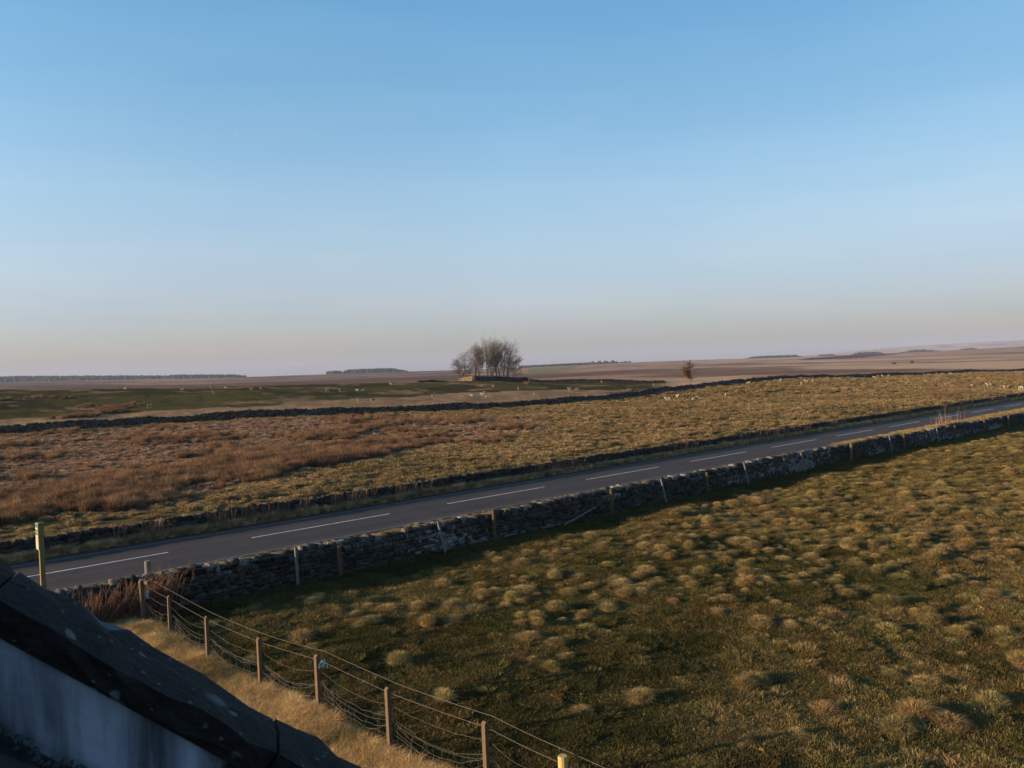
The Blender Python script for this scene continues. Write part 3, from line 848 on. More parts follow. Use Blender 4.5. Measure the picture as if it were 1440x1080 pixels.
def wash_extra(N, L, tc, col):
    mp = N.new('ShaderNodeMapping'); mp.inputs['Scale'].default_value = (7, 7, .9); L.new(tc.outputs['Object'], mp.inputs['Vector'])
    n = n_noise(N, 1.0, 5, .6); L.new(mp.outputs[0], n.inputs['Vector'])
    r = n_ramp(N, [(.40, (1, 1, 1)), (.62, (.22, .22, .22))]); L.new(n.outputs['Fac'], r.inputs[0])
    c = n_mix(N, L, col, r.outputs[0], 1.0, 'MULTIPLY')
    n2 = n_noise(N, 2.1, 3, .5); L.new(tc.outputs['Object'], n2.inputs['Vector'])
    r2 = n_ramp(N, [(.57, (0, 0, 0)), (.61, (1, 1, 1))]); L.new(n2.outputs['Fac'], r2.inputs[0])
    return n_mix(N, L, c, (.022, .02, .018), r2.outputs[0])
M_wash = speckled("stained_skylit_limewash", (.24, .28, .34), (.38, .43, .51), 3, .9, .3, 30, extra=wash_extra)  # the blue of the skylight is put into the limewash colour
M_slate = speckled("mossy_stone_slate", (.018, .02, .017), (.05, .052, .042), 9, .95, .8, 30, bdist=.02)
M_moss = speckled("pale_moss_crust", (.03, .04, .036), (.09, .105, .1), 20, 1, .8, 50)
M_render = speckled("grey_wall_render", (.22, .21, .19), (.34, .32, .29), 5, .95, .4)
A = Vector((ray(0, 788)[0] * 2.2, 2.2, EYE + ray(0, 788)[1] * 2.2))
yb = 2.5
B = Vector((ray(512, 1080)[0] * yb, yb, EYE + ray(512, 1080)[1] * yb))
dl = (B - A).normalized()                      # down the verge
hd = Vector((dl.x, dl.y, 0)).normalized()      # horizontal, towards the eaves
side = Vector((hd.y, -hd.x, 0))                # towards the camera's roof slope
if side.y > 0: side = -side
slope = -dl.z / math.hypot(dl.x, dl.y)
up = side.cross(dl); up = up if up.z > 0 else -up
Mr = Matrix((dl, -side, up)).transposed()       # local x down slope, y away, z up off slope
house = thing("house", "house roof with dark lichened gable coping and stained whitewashed parapet, lower left", "house", (A.x, A.y, 0))
def hx(p): return p - Vector((A.x, A.y, 0))
def S(x, y, z): return A + Mr @ Vector((x, y, z))        # slope frame, origin at top far edge of coping
Ltop, Lbot = -2.3, 6.2
# coping slabs
x = Ltop; k = 0
while x < Lbot:
    l = [.78, .92, .66, .84][k % 4]
    mb = MB()
    K = 10; th = .06; wd = .26
    vs = []; fs = []
    for i in range(K + 1):
        xx = x + (l - .008) * i / K
        for (yy, zz) in ((0, 0), (-wd * .5, .012), (-wd, 0), (-wd, -th * .6), (-wd + .01, -th), (0, -th)):
            j = .011
            vs.append(hx(S(xx + rnd.uniform(-.002, .002), yy + rnd.uniform(-j, j), zz + rnd.uniform(-j, j))))
    n6 = 6
    for i in range(K):
        for j in range(n6):
            q = (j + 1) % n6
            fs.append((i * n6 + j, i * n6 + q, (i + 1) * n6 + q, (i + 1) * n6 + j))
    fs.append(tuple(range(n6))[::-1]); fs.append(tuple(K * n6 + j for j in range(n6)))
    mb.poly(vs, fs)
    me = mb.mesh('cs'); bm = bmesh.new(); bm.from_mesh(me); bmesh.ops.recalc_face_normals(bm, faces=bm.faces); bm.to_mesh(me); bm.free()
    obj("coping_stone", me, M_cope, house)
    x += l; k += 1
# parapet body under the coping (whitewashed face towards the roof)
def slab(name, mat, x0, x1, y0, y1, z0, z1, parent=house, sub=1):
    mb = MB(); vs = [hx(S(xx, yy, zz)) for xx in (x0, x1) for yy in (y0, y1) for zz in (z0, z1)]
    mb.poly(vs, [(0, 1, 3, 2), (4, 6, 7, 5), (0, 4, 5, 1), (2, 3, 7, 6), (0, 2, 6, 4), (1, 5, 7, 3)])
    me = mb.mesh(name); bm = bmesh.new(); bm.from_mesh(me); bmesh.ops.recalc_face_normals(bm, faces=bm.faces); bm.to_mesh(me); bm.free()
    return obj(name, me, mat, parent)
slab("shadow_course", M_cope, Ltop, Lbot, -.03, -.235, -.085, -.061)
slab("parapet_face", M_wash, Ltop, Lbot, -.05, -.22, -.62, -.086)
# stone slates of the roof slope, rows stepping down towards the eaves
rows = []
sl = MB(); ms = MB()
RZ = -.232
base = slab("roof_bed", M_slate, Ltop, Lbot + .25, -.21, -7.5, RZ - .16, RZ - .05)
xx = Ltop
r_i = 0
while xx < Lbot + .2:
    yy = -.225 - (r_i % 2) * .12
    y_end = -7.5 if -1.5 < xx < 5 else -7.5
    while yy > y_end:
        w = rnd.uniform(.22, .36) if yy > -3 else rnd.uniform(.4, .6)
        j = lambda a=.006: rnd.uniform(-a, a)
        t = .022
        z0 = RZ - .045; lift = .03
        vs = [S(xx + j(), yy - .004, z0 + j()), S(xx + j(), yy - w, z0 + j()), S(xx + .34 + j(), yy - w, z0 + lift + j()), S(xx + .34 + j(), yy - .004, z0 + lift + j())]
        vs += [q - up * t for q in vs]
        sl.poly([hx(q) for q in vs], [(0, 1, 2, 3), (7, 6, 5, 4), (0, 4, 5, 1), (1, 5, 6, 2), (2, 6, 7, 3), (3, 7, 4, 0)])
        yy -= w
    xx += .27; r_i += 1
me = sl.mesh('slates'); bm = bmesh.new(); bm.from_mesh(me); bmesh.ops.recalc_face_normals(bm, faces=bm.faces); bm.to_mesh(me); bm.free()
obj("roof_slates", me, M_slate, house)
# moss crusts on the slates beside the parapet
items = []
for k in range(1800):
    cx = rnd.uniform(-1.2, 4.0); cy = -.25 - abs(rnd.gauss(0, .12)); s_ = rnd.uniform(.002, .009)
    if float(vnoise(np.array([cx]), np.array([cy]), .22, 9)[0]) < .5: continue
    p = hx(S(cx, cy, RZ - .02 + s_ * .2)); items.append((p.x, p.y, p.z, s_ * 2, s_ * 2, s_ * 1.2, rnd.uniform(0, 3), .5, .5, .2))
mo_ = obj("moss", stones_mesh("moss", items), M_moss, house); mo_["kind"] = "stuff"
# other roof slope, gable and walls so that the house stands on the ground
ridge = S(Ltop, 0, -.5); eave = S(Lbot, 0, -.55)
run = (eave - ridge); run.z = 0; run = run.length
def W(a, b, z): return Vector((ridge.x, ridge.y, 0)) + hd * a + side * b + Vector((0, 0, z))
zr, ze = ridge.z, eave.z
mb = MB()
dpt = 7.6
g0 = [W(-run + .3, .06, 0), W(run - .3, .06, 0), W(run - .3, .06, ze + .1), W(0, .06, zr - .02), W(-run + .3, .06, ze + .1)]
g1 = [p + side * dpt for p in g0]
mb.poly([hx(p) for p in g0 + g1], [(0, 1, 2, 3, 4), (9, 8, 7, 6, 5), (0, 5, 6, 1), (1, 6, 7, 2), (4, 9, 5, 0)])
me = mb.mesh('hw'); bm = bmesh.new(); bm.from_mesh(me); bmesh.ops.recalc_face_normals(bm, faces=bm.faces); bm.to_mesh(me); bm.free()
obj("wall", me, M_render, house)
mb = MB()
q0 = [W(-.02, -.02, zr + .16), W(-run - .1, -.02, ze + .1), W(-run - .1, dpt, ze + .1), W(-.02, dpt, zr + .16)]
mb.poly([hx(p) for p in q0] + [hx(p - Vector((0, 0, .1))) for p in q0], [(0, 1, 2, 3), (7, 6, 5, 4), (0, 4, 5, 1), (1, 5, 6, 2), (2, 6, 7, 3), (3, 7, 4, 0)])
me = mb.mesh('back'); bm = bmesh.new(); bm.from_mesh(me); bmesh.ops.recalc_face_normals(bm, faces=bm.faces); bm.to_mesh(me); bm.free()
obj("back_roof", me, M_slate, house)
mb = MB(); mb.tube([hx(W(0, -.05, zr + .2)), hx(W(0, dpt, zr + .2))], .12, 8); obj("ridge", mb.mesh('rd'), M_cope, house)

# ------------------------------------------------------------------ grass: blades scattered as ground cover
LIB = bpy.data.collections.new("grass_library")
def blades(name, n, rad, h0, h1, w, lean, dome=0.0, seed=1, curve=.4, clump=1.0, outward=0.6, dry=0.0):
    """a patch of narrow bent blades; dome > 0 seats them on a rounded mound"""
    g = np.random.default_rng(seed)
    rr = rad * np.sqrt(g.random(n)) ** clump; th = g.random(n) * 2 * np.pi
    bx_, by_ = rr * np.cos(th), rr * np.sin(th)
    bz = dome * np.sqrt(np.clip(1 - (rr / rad) ** 2, 0, 1)) - .01
    h = g.uniform(h0, h1, n)
    od = np.stack([np.cos(th), np.sin(th)], 1) * (rr / rad)[:, None] * outward + g.normal(0, .35, (n, 2))
    d = od * lean
    a = g.random(n) * np.pi; wx, wy = np.cos(a) * w / 2, np.sin(a) * w / 2
    ww = g.uniform(.6, 1.4, n)
    wx, wy = wx * ww, wy * ww
    p0 = np.stack([bx_ - wx, by_ - wy, bz], 1); p1 = np.stack([bx_ + wx, by_ + wy, bz], 1)
    mx, my, mz = bx_ + d[:, 0] * h * .45, by_ + d[:, 1] * h * .45, bz + h * .62
    p2 = np.stack([mx + wx * .8, my + wy * .8, mz], 1); p3 = np.stack([mx - wx * .8, my - wy * .8, mz], 1)
    k = np.hypot(d[:, 0], d[:, 1])
    tip = np.stack([bx_ + d[:, 0] * h * (1 + curve), by_ + d[:, 1] * h * (1 + curve), bz + h * np.clip(1 - .35 * k, .35, 1)], 1)
    V = np.stack([p0, p1, p2, p3, tip], 1).reshape(-1, 3)
    i = np.arange(n)[:, None] * 5
    Q = i + np.array([[0, 1, 2, 3]]); T = i + np.array([[3, 2, 4]])
    br = g.uniform(.55, 1.45, n); hue = g.normal(0, .08, n)
    c = np.stack([br * (1 + hue), br, br * (1 - hue), np.ones(n)], 1)
    dr = g.random(n) < dry
    c[dr, :3] *= np.array([2.05, 1.75, 1.3])
    V2 = [V]; F2 = [Q, T]; c2 = [np.repeat(c, 5, 0)]
    if dome:
        m = 7; s = 12; vv = []; ff = []
        for a_ in range(m + 1):
            ph = a_ / m * np.pi / 2
            for b_ in range(s):
                t_ = 2 * np.pi * b_ / s
                j = 1 + g.normal(0, .05)
                vv.append((rad * .97 * np.cos(ph) * np.cos(t_) * j, rad * .97 * np.cos(ph) * np.sin(t_) * j, dome * .95 * np.sin(ph) * j - .04))
        for a_ in range(m):
            for b_ in range(s):
                ff.append((a_ * s + b_, a_ * s + (b_ + 1) % s, (a_ + 1) * s + (b_ + 1) % s, (a_ + 1) * s + b_))
        F2.append(np.array(ff) + len(V)); V2.append(np.array(vv)); c2.append(np.tile([[.6, .6, .6, 1]], (len(vv), 1)))
    me = npmesh(name, np.concatenate(V2), F2, {'shade': np.concatenate(c2)})
    me.materials.append(M_blade)
    return me
def library(name, meshes):
    c = bpy.data.collections.new(name)
    for i, m in enumerate(meshes):
        o = bpy.data.objects.new("%s_%02d" % (name, i), m); c.objects.link(o)
    return c
L_short = library("short_tuft", [blades("st%d" % i, 520, .34, .03, .085, .011, 1.2, seed=i, dry=.03 + .05 * i) for i in range(5)])
L_mid = library("mid_tuft", [blades("mt%d" % i, 170, .2, .06, .16, .011, 1.1, dome=.02, seed=20 + i) for i in range(5)])
L_tus = library("tussock", [blades("tu%d" % i, 900, .34, .07, .17, .011, 1.4, dome=.25, seed=40 + i, outward=.9) for i in range(6)])
L_far = library("far_tussock", [blades("ft%d" % i, 150, .42, .12, .28, .045, 1.2, dome=.16, seed=60 + i, outward=.9) for i in range(6)])
L_rush = library("rush", [blades("ru%d" % i, 260, .4, .35, .95, .022, .5, seed=80 + i, curve=.3) for i in range(5)])
L_long = library("long_grass", [blades("lg%d" % i, 230, .2, .2, .46, .009, .8, seed=100 + i, curve=.7) for i in range(6)])
L_stem = library("dead_stem", [blades("ds%d" % i, 16, .25, .5, 1.0, .012, .25, seed=120 + i, curve=.1) for i in range(5)])

def node_scatter(name, pts, scl, tint, lib, label, cat):
    n = len(pts)
    if n == 0: return
    me = bpy.data.meshes.new(name)
    me.vertices.add(n); me.vertices.foreach_set('co', np.asarray(pts, np.float32).reshape(-1))
    def add(k, t, arr, f): a_ = me.attributes.new(k, t, 'POINT'); a_.data.foreach_set(f, np.asarray(arr).reshape(-1))
    rot = np.zeros((n, 3), np.float32); rot[:, 2] = rng.random(n) * 6.283; rot[:, 0] = rng.normal(0, .06, n); rot[:, 1] = rng.normal(0, .06, n)
    add('rot', 'FLOAT_VECTOR', rot, 'vector'); add('scl', 'FLOAT_VECTOR', np.asarray(scl, np.float32), 'vector')
    add('pick', 'INT', rng.integers(0, 1000, n).astype(np.int32), 'value')
    add('tint', 'FLOAT_VECTOR', np.asarray(tint, np.float32), 'vector')
    o = obj(name, me, None); tag(o, label, cat, None, 'stuff')
    g = bpy.data.node_groups.new(name + "_scatter", 'GeometryNodeTree')
    g.interface.new_socket("Geometry", in_out='INPUT', socket_type='NodeSocketGeometry')
    g.interface.new_socket("Geometry", in_out='OUTPUT', socket_type='NodeSocketGeometry')
    N, L = g.nodes, g.links
    gi = N.new('NodeGroupInput'); go = N.new('NodeGroupOutput')
    ip = N.new('GeometryNodeInstanceOnPoints'); ci = N.new('GeometryNodeCollectionInfo')
    ci.inputs['Collection'].default_value = lib; ci.inputs['Separate Children'].default_value = True; ci.inputs['Reset Children'].default_value = True
    ip.inputs['Pick Instance'].default_value = True
    def na(k, t):
        q = N.new('GeometryNodeInputNamedAttribute'); q.data_type = t; q.inputs['Name'].default_value = k; return q.outputs['Attribute']
    L.new(gi.outputs[0], ip.inputs['Points']); L.new(ci.outputs[0], ip.inputs['Instance'])
    L.new(na('pick', 'INT'), ip.inputs['Instance Index'])
    L.new(na('rot', 'FLOAT_VECTOR'), ip.inputs['Rotation']); L.new(na('scl', 'FLOAT_VECTOR'), ip.inputs['Scale'])
    L.new(ip.outputs[0], go.inputs[0])
    md = o.modifiers.new("scatter", 'NODES'); md.node_group = g
    return o

def field_side(x, y): return (x + 10.9) * .693 + (y - 23.1) * .721
def sample_view(n, y0, y1, margin=.10, power=1.0):
    """random ground points in the wedge the photo could see, uniform in area"""
    Y = np.sqrt(rng.random(n) * (y1**2 - y0**2) + y0**2)
    s = rng.uniform(-.637 - margin, .637 + margin, n)
    return s * Y, Y
def jitter(c, a=.15):
    return c * (1 + rng.normal(0, a, (len(c), 1))) * (1 + rng.normal(0, a * .25, c.shape))
def mk_scl(base, var=.3, zv=.3):
    n = len(base); s = base * rng.uniform(1 - var, 1 + var, n)
    return np.stack([s, s, s * rng.uniform(1 - zv, 1 + zv, n)], 1)

# short turf of the near pasture
x, y = sample_view(30000, 8, 62)
n_, t_ = nt(x, y); k = (n_ < 25.5) & (field_side(x, y) > .1)
x, y, n_ = x[k], y[k], n_[k]
col = cover(x, y) * 1.2
sp_ = vnoise(x, y, .55, 31) * .6 + vnoise(x, y, 1.9, 32) * .4
col = lerp(col, np.broadcast_to(STRAW * .42, (len(x), 3)), sstep(.5, .75, sp_) * .75 * sstep(24.3, 22.5, n_))
far_s = 1 + sstep(25, 55, y) * .5
node_scatter("short_grass", np.stack([x, y, terrain(x, y)], 1), mk_scl(far_s), jitter(col, .14), L_short, "short green and straw grazed turf covering the near pasture", "grass")
# longer dry wisps mixed in
x, y = sample_view(26000, 8, 62)
n_, t_ = nt(x, y); a_ = fbm(x, y, 7, 4, 3) + .28 * sstep(16, 45, y) - .10 + .08 * sstep(0, 20, x); c_ = fbm(x, y, 1.3, 2, 14)
k = (n_ < 23.6) & (field_side(x, y) > .1) & (rng.random(len(x)) < (.05 + .55 * sstep(.42, .62, a_) * sstep(.38, .6, c_)) * (1 - .55 * sstep(20, 32, y)))
x, y = x[k], y[k]
w = sstep(.4, .62, a_[k]) * rng.uniform(.3, 1, len(x))
col = lerp(np.broadcast_to(OLIVE * 1.0, (len(x), 3)), STRAW * .85, w)
node_scatter("dry_grass", np.stack([x, y, terrain(x, y)], 1), mk_scl(np.full(len(x), .9)), jitter(col, .18), L_mid, "dry straw coloured wisps of grass across the near pasture", "grass")
# rounded tussocks of the near pasture
TP = [px(*q) for q in [(1112, 887), (1170, 925 - 55), (1232, 876), (1305, 862), (1300, 958), (1255, 948), (1262, 1030), (1290, 1012), (1395, 840), (1375, 818), (1190, 836), (1235, 838), (1070, 885), (855, 855), (1235, 740), (1130, 745), (1055, 825), (1400, 760), (545, 860), (600, 880), (520, 880), (640, 875), (700, 858), (1330, 800), (1080, 775), (900, 985), (815, 1005), (775, 945), (1060, 960), (1160, 1000), (625, 990), (560, 935), (1420, 905), (440, 850), (475, 862), (1395, 990), (1010, 870)]]
gx_, gy_ = np.meshgrid(np.arange(-16, 50, .86), np.arange(9, 68, .86))
x = (gx_ + rng.uniform(-.36, .36, gx_.shape)).reshape(-1); y = (gy_ + rng.uniform(-.36, .36, gx_.shape)).reshape(-1)
k = np.abs(x / y) < .74; x, y = x[k], y[k]
n_, t_ = nt(x, y); a_ = fbm(x, y, 5, 3, 23) + .38 * sstep(17, 38, y) - .18 + .15 * sstep(-4, 18, x)
k = (n_ < 23.2) & (field_side(x, y) > .6) & (rng.random(len(x)) < .02 + .9 * sstep(.46, .66, a_))
x = np.concatenate([x[k], [p[0] for p in TP]]); y = np.concatenate([y[k], [p[1] for p in TP]])
base = rng.uniform(.30, .86, len(x)); base[-len(TP):] = rng.uniform(.5, .85, len(TP))
k3 = 1
sx_ = np.repeat(x, k3) + rng.normal(0, .34, len(x) * k3); sy_ = np.repeat(y, k3) + rng.normal(0, .3, len(x) * k3)
x = np.concatenate([x, sx_]); y = np.concatenate([y, sy_]); base = np.concatenate([base, np.repeat(base, k3) * rng.uniform(.35, .75, len(sx_))])
col = lerp(np.broadcast_to(OLIVE * 1.6, (len(x), 3)), STRAW * 1.08, rng.uniform(.25, 1, len(x)))
sc_ = mk_scl(base, .15, .3); sc_[:, 0] *= rng.uniform(.8, 1.4, len(x))
node_scatter("grass_tussocks", np.stack([x, y, terrain(x, y) - .02], 1), sc_, jitter(col, .15), L_tus, "rounded yellow-brown grass tussocks with long shadows on the near pasture", "grass")
# golden long grass on the lane side of the fence
m_ = 5200
s_ = rng.uniform(-1, 17, m_); o_ = -.12 - np.abs(rng.normal(0, .6, m_))
x = -10.9 + .721 * s_ + .693 * o_; y = 23.1 - .693 * s_ + .721 * o_
col = lerp(np.broadcast_to(C(.46, .30, .12), (m_, 3)), C(.56, .40, .20), rng.random(m_))
col = lerp(col, np.broadcast_to(OLIVE, (m_, 3)), (fbm(x, y, 1.2, 2, 77) > .6) * .6)
node_scatter("lane_grass", np.stack([x, y, terrain(x, y)], 1), mk_scl(np.full(m_, .52)), jitter(col, .15), L_long, "long golden dead grass along the lane side of the wire fence", "grass")
# verges
def along(n0, n1, t0, t1, m):
    n = rng.uniform(n0, n1, m); t = t0 + (t1 - t0) * rng.random(m) ** 1.3
    return (NX * n + TX * t, NY * n + TY * t, n, t)
x1, y1, n1_, t1_ = along(37.45, 37.8, -10, 150, 5200)
x2, y2, n2_, t2_ = along(26.3, 30.75, -5, 120, 9000)
x = np.concatenate([x1, x2]); y = np.concatenate([y1, y2]); m_ = len(x)
col = lerp(np.broadcast_to(OLIVE * 1.3, (m_, 3)), STRAW, rng.uniform(.4, 1, m_))
col[:len(x1)] = lerp(np.broadcast_to(STRAW, (len(x1), 3)), STRAW_P * 1.8, rng.random(len(x1)))
s0 = np.concatenate([rng.uniform(.35, .75, len(x1)), np.where(t2_ < 60, .3, .62)])
node_scatter("verge_grass", np.stack([x, y, terrain(x, y)], 1), mk_scl(s0), jitter(col, .2), L_long, "pale dead grass of the two road verges between the roadside walls", "grass")
x1, y1, n1_, t1_ = along(37.5, 37.75, 0, 150, 1100)
k = fbm(x1, y1, 4, 2, 66) > .5; x1, y1 = x1[k], y1[k]
gx = px(1262, 612); gx2 = from_nt(26.6, nt(*gx)[1])
ex = np.array([gx2[0] + rng.normal(0, 1.2) * TX for _ in range(22)])
q_ = rng.normal(0, 1.6, 22); ex = gx2[0] + q_ * TX; ey = gx2[1] + q_ * TY
x = np.concatenate([x1, ex]); y = np.concatenate([y1, ey]); m_ = len(x)
sc0 = np.concatenate([np.full(len(x1), .75), np.full(22, 1.9)])
node_scatter("dead_stems", np.stack([x, y, terrain(x, y)], 1), mk_scl(sc0), jitter(np.broadcast_to(C(.26, .17, .11), (m_, 3)), .2), L_stem, "thin upright dead stems against the far wall and above the near wall", "dead stems")

# field beyond the road
def beyond(m, y0, y1, seed=0):
    x, y = sample_view(m, y0, y1, .06)
    n, t = nt(x, y); u = 720 + FPX * x / y
    k = (n > 38.9) & (y < np.interp(u, W2[:, 0], W2[:, 1]) - 1.2)
    return x[k], y[k], n[k], u[k]
xs, ys, sc, cl = [], [], [], []
for (m, y0, y1, ss) in ((52000, 30, 90, .85), (52000, 90, 160, 1.05), (42000, 160, 340, 1.6)):
    x, y, n_, u = beyond(m, y0, y1)
    jx = x + (fbm(x, y, 6, 3, 71) - .5) * 7; jy = y + (fbm(x, y, 6, 3, 72) - .5) * 7
    br = in_poly(jx, jy, BROWN)
    a_ = fbm(x, y, 4.5, 3, 61)
    dens = np.where(br, .75, .10 + .8 * sstep(43, 56, n_ + 14 * (fbm(x, y, 14, 2, 62) - .5)) * sstep(.34, .55, a_ + .1) + .6 * sstep(.60, .70, a_))
    dens = dens * np.where(in_poly(jx, jy, RUSH), .2, 1)
    k = rng.random(len(x)) < dens
    x, y, br, a2 = x[k], y[k], br[k], a_[k]
    w = rng.uniform(.1, 1, len(x)) * .6 + .4 * sstep(.4, .6, fbm(x, y, 9, 2, 63))
    c = lerp(np.broadcast_to(OLIVE * 1.35, (len(x), 3)), STRAW, w)
    c = lerp(c, np.where(rng.random((len(x), 1)) < .35, STRAW_P, BROWNC * 1.25), br * .85)
    xs.append(x); ys.append(y); cl.append(c * np.array([.98, .94, 1.08])); sc.append(ss * rng.uniform(.45, 1.05, len(x)) * np.where(br, .9, 1))
x, y, c, s = map(np.concatenate, (xs, ys, cl, sc))
print('far tussocks', len(x))
node_scatter("field_tussocks", np.stack([x, y, terrain(x, y) - .03], 1), mk_scl(s, .15, .3), jitter(c, .15), L_far, "tawny grass tussocks covering the field between the road and the long far wall", "grass")
# rushes
x, y, n_, u = beyond(60000, 38, 150)
jx = x + (fbm(x, y, 5, 3, 71) - .5) * 6; jy = y + (fbm(x, y, 5, 3, 72) - .5) * 6
e_ = fbm(x, y, 7, 3, 91)
k = (in_poly(jx, jy, RUSH) & (rng.random(len(x)) < sstep(.22, .42, e_))) | ((in_poly(x, y, RUSH2) | in_poly(x, y, RUSH3)) & (e_ > .3)) | (in_poly(jx, jy, BROWN) & (e_ > .6) & (rng.random(len(x)) < .35))
x, y = x[k], y[k]; m_ = len(x)
print('rushes', m_)
col = lerp(np.broadcast_to(RUSHC * .85, (m_, 3)), C(.25, .155, .09), sstep(.35, .65, fbm(x, y, 3, 2, 92)) * rng.uniform(.4, 1, m_))
node_scatter("rushes", np.stack([x, y, terrain(x, y)], 1), mk_scl(np.full(m_, .92) * (.45 + .6 * e_[k]), .4, .3), jitter(col, .15), L_rush, "drifts of tall rusty brown rushes in the hollow beyond the road", "rushes")
# sparse brown rush clumps on the hill pasture
xs, ys = [], []
for cu, cv, sp, nn in [(55, 561, 14, 45), (5, 564, 6, 14), (92, 561, 4, 8), (170, 573, 14, 40), (120, 573, 6, 12), (110, 586, 14, 60), (160, 580, 12, 40), (740, 540, 3, 12), (1240, 552, 3, 8), (1320, 558, 3, 8), (1146, 552, 2, 6)]:
    hx_, hy_, _ = hit(cu, cv)
    for _ in range(nn):
        xs.append(hx_ + rnd.gauss(0, sp * hy_ / FPX * .7)); ys.append(hy_ + rnd.gauss(0, 2.2))
x, y = np.array(xs), np.array(ys); m_ = len(x)
node_scatter("hill_rushes", np.stack([x, y, terrain(x, y)], 1), mk_scl(np.full(m_, .9)), jitter(np.broadcast_to(RUSHC, (m_, 3)), .15), L_rush, "scattered clumps of brown rushes on the green hill pasture", "rushes")

# ------------------------------------------------------------------ leafless shrub by the wall
def shrub():
    q = random.Random(5)
    c = px(172, 880)
    root = thing("leafless_shrub", "leafless red-brown shrub of arching stems between the house coping and the roadside wall", "shrub", (c[0], c[1], 0))
    mb = MB()
    for k in range(260):
        a = q.uniform(-1, 1); s = a * 1.6; o = q.uniform(-.6, .6)
        p = Vector((TX * s * .8 + o * .5, TY * s * .8 + o, 0))
        h = q.uniform(.7, 1.5) * (1.1 if a > 0 else .9)
        d = Vector((q.gauss(.16, .18), q.gauss(0, .15), 1)).normalized()
        pts = [p.copy()]; n = 7
        for i in range(n):
            d = (d + Vector((q.gauss(.03, .07), q.gauss(0, .07), q.gauss(0, .04)))).normalized(); p = p + d * h / n; pts.append(p.copy())
        r0 = q.uniform(.008, .014)
        mb.tube(pts, [r0 * (1 - .6 * i / n) for i in range(n + 1)], 4)
        for b in range(q.randint(2, 5)):
            i = q.randint(2, n - 1); p2 = pts[i].copy(); d2 = (d + Vector((q.uniform(-.8, .8), q.uniform(-.8, .8), q.uniform(-.1, .4)))).normalized()
            mb.tube([p2, p2 + d2 * .12, p2 + (d2 + Vector((0, 0, .4))).normalized() * .28], [.005, .0045, .003], 3)
    obj("stems", mb.mesh('stems'), M_twig, root)
shrub()

